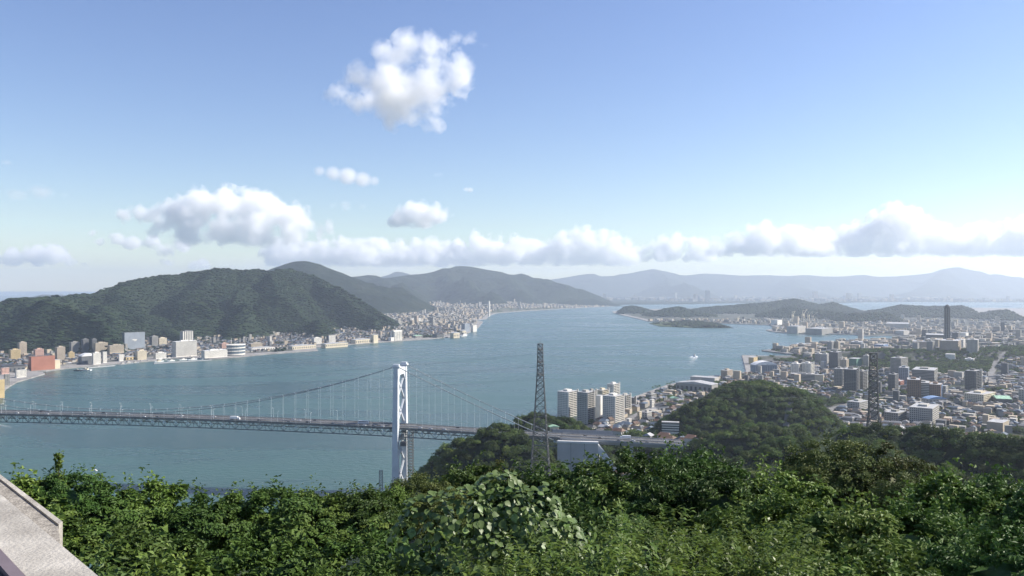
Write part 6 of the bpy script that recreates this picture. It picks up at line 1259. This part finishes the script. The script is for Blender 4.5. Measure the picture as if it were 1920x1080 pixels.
cloud('large grey based cumulus above the left mountain', [(235, 405, 13), (270, 404, 19), (300, 406, 21), (340, 402, 29), (380, 394, 33), (420, 388, 33), (460, 390, 33), (500, 396, 32), (540, 406, 28), (575, 416, 22), (350, 436, 26), (420, 436, 32), (490, 438, 32), (555, 440, 26), (300, 426, 18), (600, 432, 20)], 18500, C_MID, 3.0, 16, 466, 4, 1)
cloud('low bright cumulus at the far left', [(-20, 484, 16), (20, 482, 17), (58, 480, 20), (95, 474, 20), (125, 486, 13), (155, 496, 7)], 33000, C_FAR, 1.8, 9, 500, 5, .9)
cloud('small torn cloud left of the large cumulus', [(172, 437, 8), (215, 448, 13), (245, 455, 14), (190, 455, 10)], 33000, C_FAR, 1.8, 8, 472, 6, .8)
cloud('small low cloud just above the left mountain', [(285, 455, 14), (315, 470, 14), (312, 492, 10), (345, 462, 14)], 34000, C_FAR, 1.8, 8, 502, 7, .8)
cloud('tiny bright cloud behind the mountain crest', [(362, 496, 9), (376, 494, 10), (388, 498, 7)], 34000, C_FAR, 1.8, 6, 508, 8, 1)
cloud('broad soft cloud bank behind the left mountains', ranks([(520, 440), (580, 452), (640, 440), (700, 446), (760, 448), (830, 445), (880, 450)], 500, 21, 12, 22), 36000, C_FAR, 2.4, 13, 502, 9, .9)
cloud('faint soft cloud patch above the middle bank', [(625, 385, 9), (650, 386, 11), (678, 387, 8)], 22000, C_WISP, 1.8, 10, None, 10, .8)
cloud('cumulus row above the central mountain', ranks([(868, 446), (892, 428), (912, 440), (935, 438), (985, 446), (1040, 442), (1075, 424), (1110, 430), (1150, 436), (1195, 456)], 498, 22), 36000, C_FAR, 2.1, 10, 500, 11, 1)
cloud('low cumulus between the central and right banks', ranks([(1190, 464), (1230, 452), (1268, 432), (1300, 446), (1340, 444)], 490, 23), 38000, C_FAR, 2.1, 10, 492, 12, 1)
cloud('cumulus bank over the right mountains, left part', ranks([(1325, 456), (1385, 432), (1440, 412), (1470, 420), (1510, 424), (1560, 432)], 482, 24, 10, 22), 33000, C_FAR, 2.1, 11, 482, 13, 1)
cloud('highest towering cumulus of the right bank', ranks([(1540, 430), (1585, 422), (1620, 408), (1655, 386), (1690, 378), (1725, 392), (1760, 414), (1805, 424)], 482, 25, 10, 22), 34000, C_FAR, 2.1, 11, 482, 14, 1)
cloud('cumulus bank running out at the right edge', ranks([(1790, 424), (1840, 416), (1890, 408), (1930, 406), (1990, 398), (2060, 415), (2160, 430)], 482, 26, 10, 22), 33000, C_FAR, 2.1, 11, 482, 15, 1)
cloud('thin pale veil under the cloud bank', [(x, 496+6*math.sin(x*.02), 34) for x in range(430, 2200, 40)], 46000, C_VEIL, 4.8, 27, None, 16, .55)
cloud('faint streak of cloud at the upper left edge', [(-30, 304, 8), (10, 304, 9), (45, 306, 7)], 16000, C_WISP, 1.5, 9, None, 17, .5)
cloud('faint patch of thin cloud on the left', [(-20, 365, 20), (30, 365, 24), (80, 362, 20), (125, 368, 14)], 18000, C_WISP, 2.4, 14, None, 18, .6)
cloud('tiny wisp right of the lens shaped cloud', [(818, 328, 6), (826, 327, 6)], 12000, C_WISP, 1.5, 4, None, 19, .7)
cloud('second tiny wisp above the compact cloud', [(874, 355, 5), (881, 356, 6)], 12000, C_LENS, 1.5, 4, None, 20, .7)
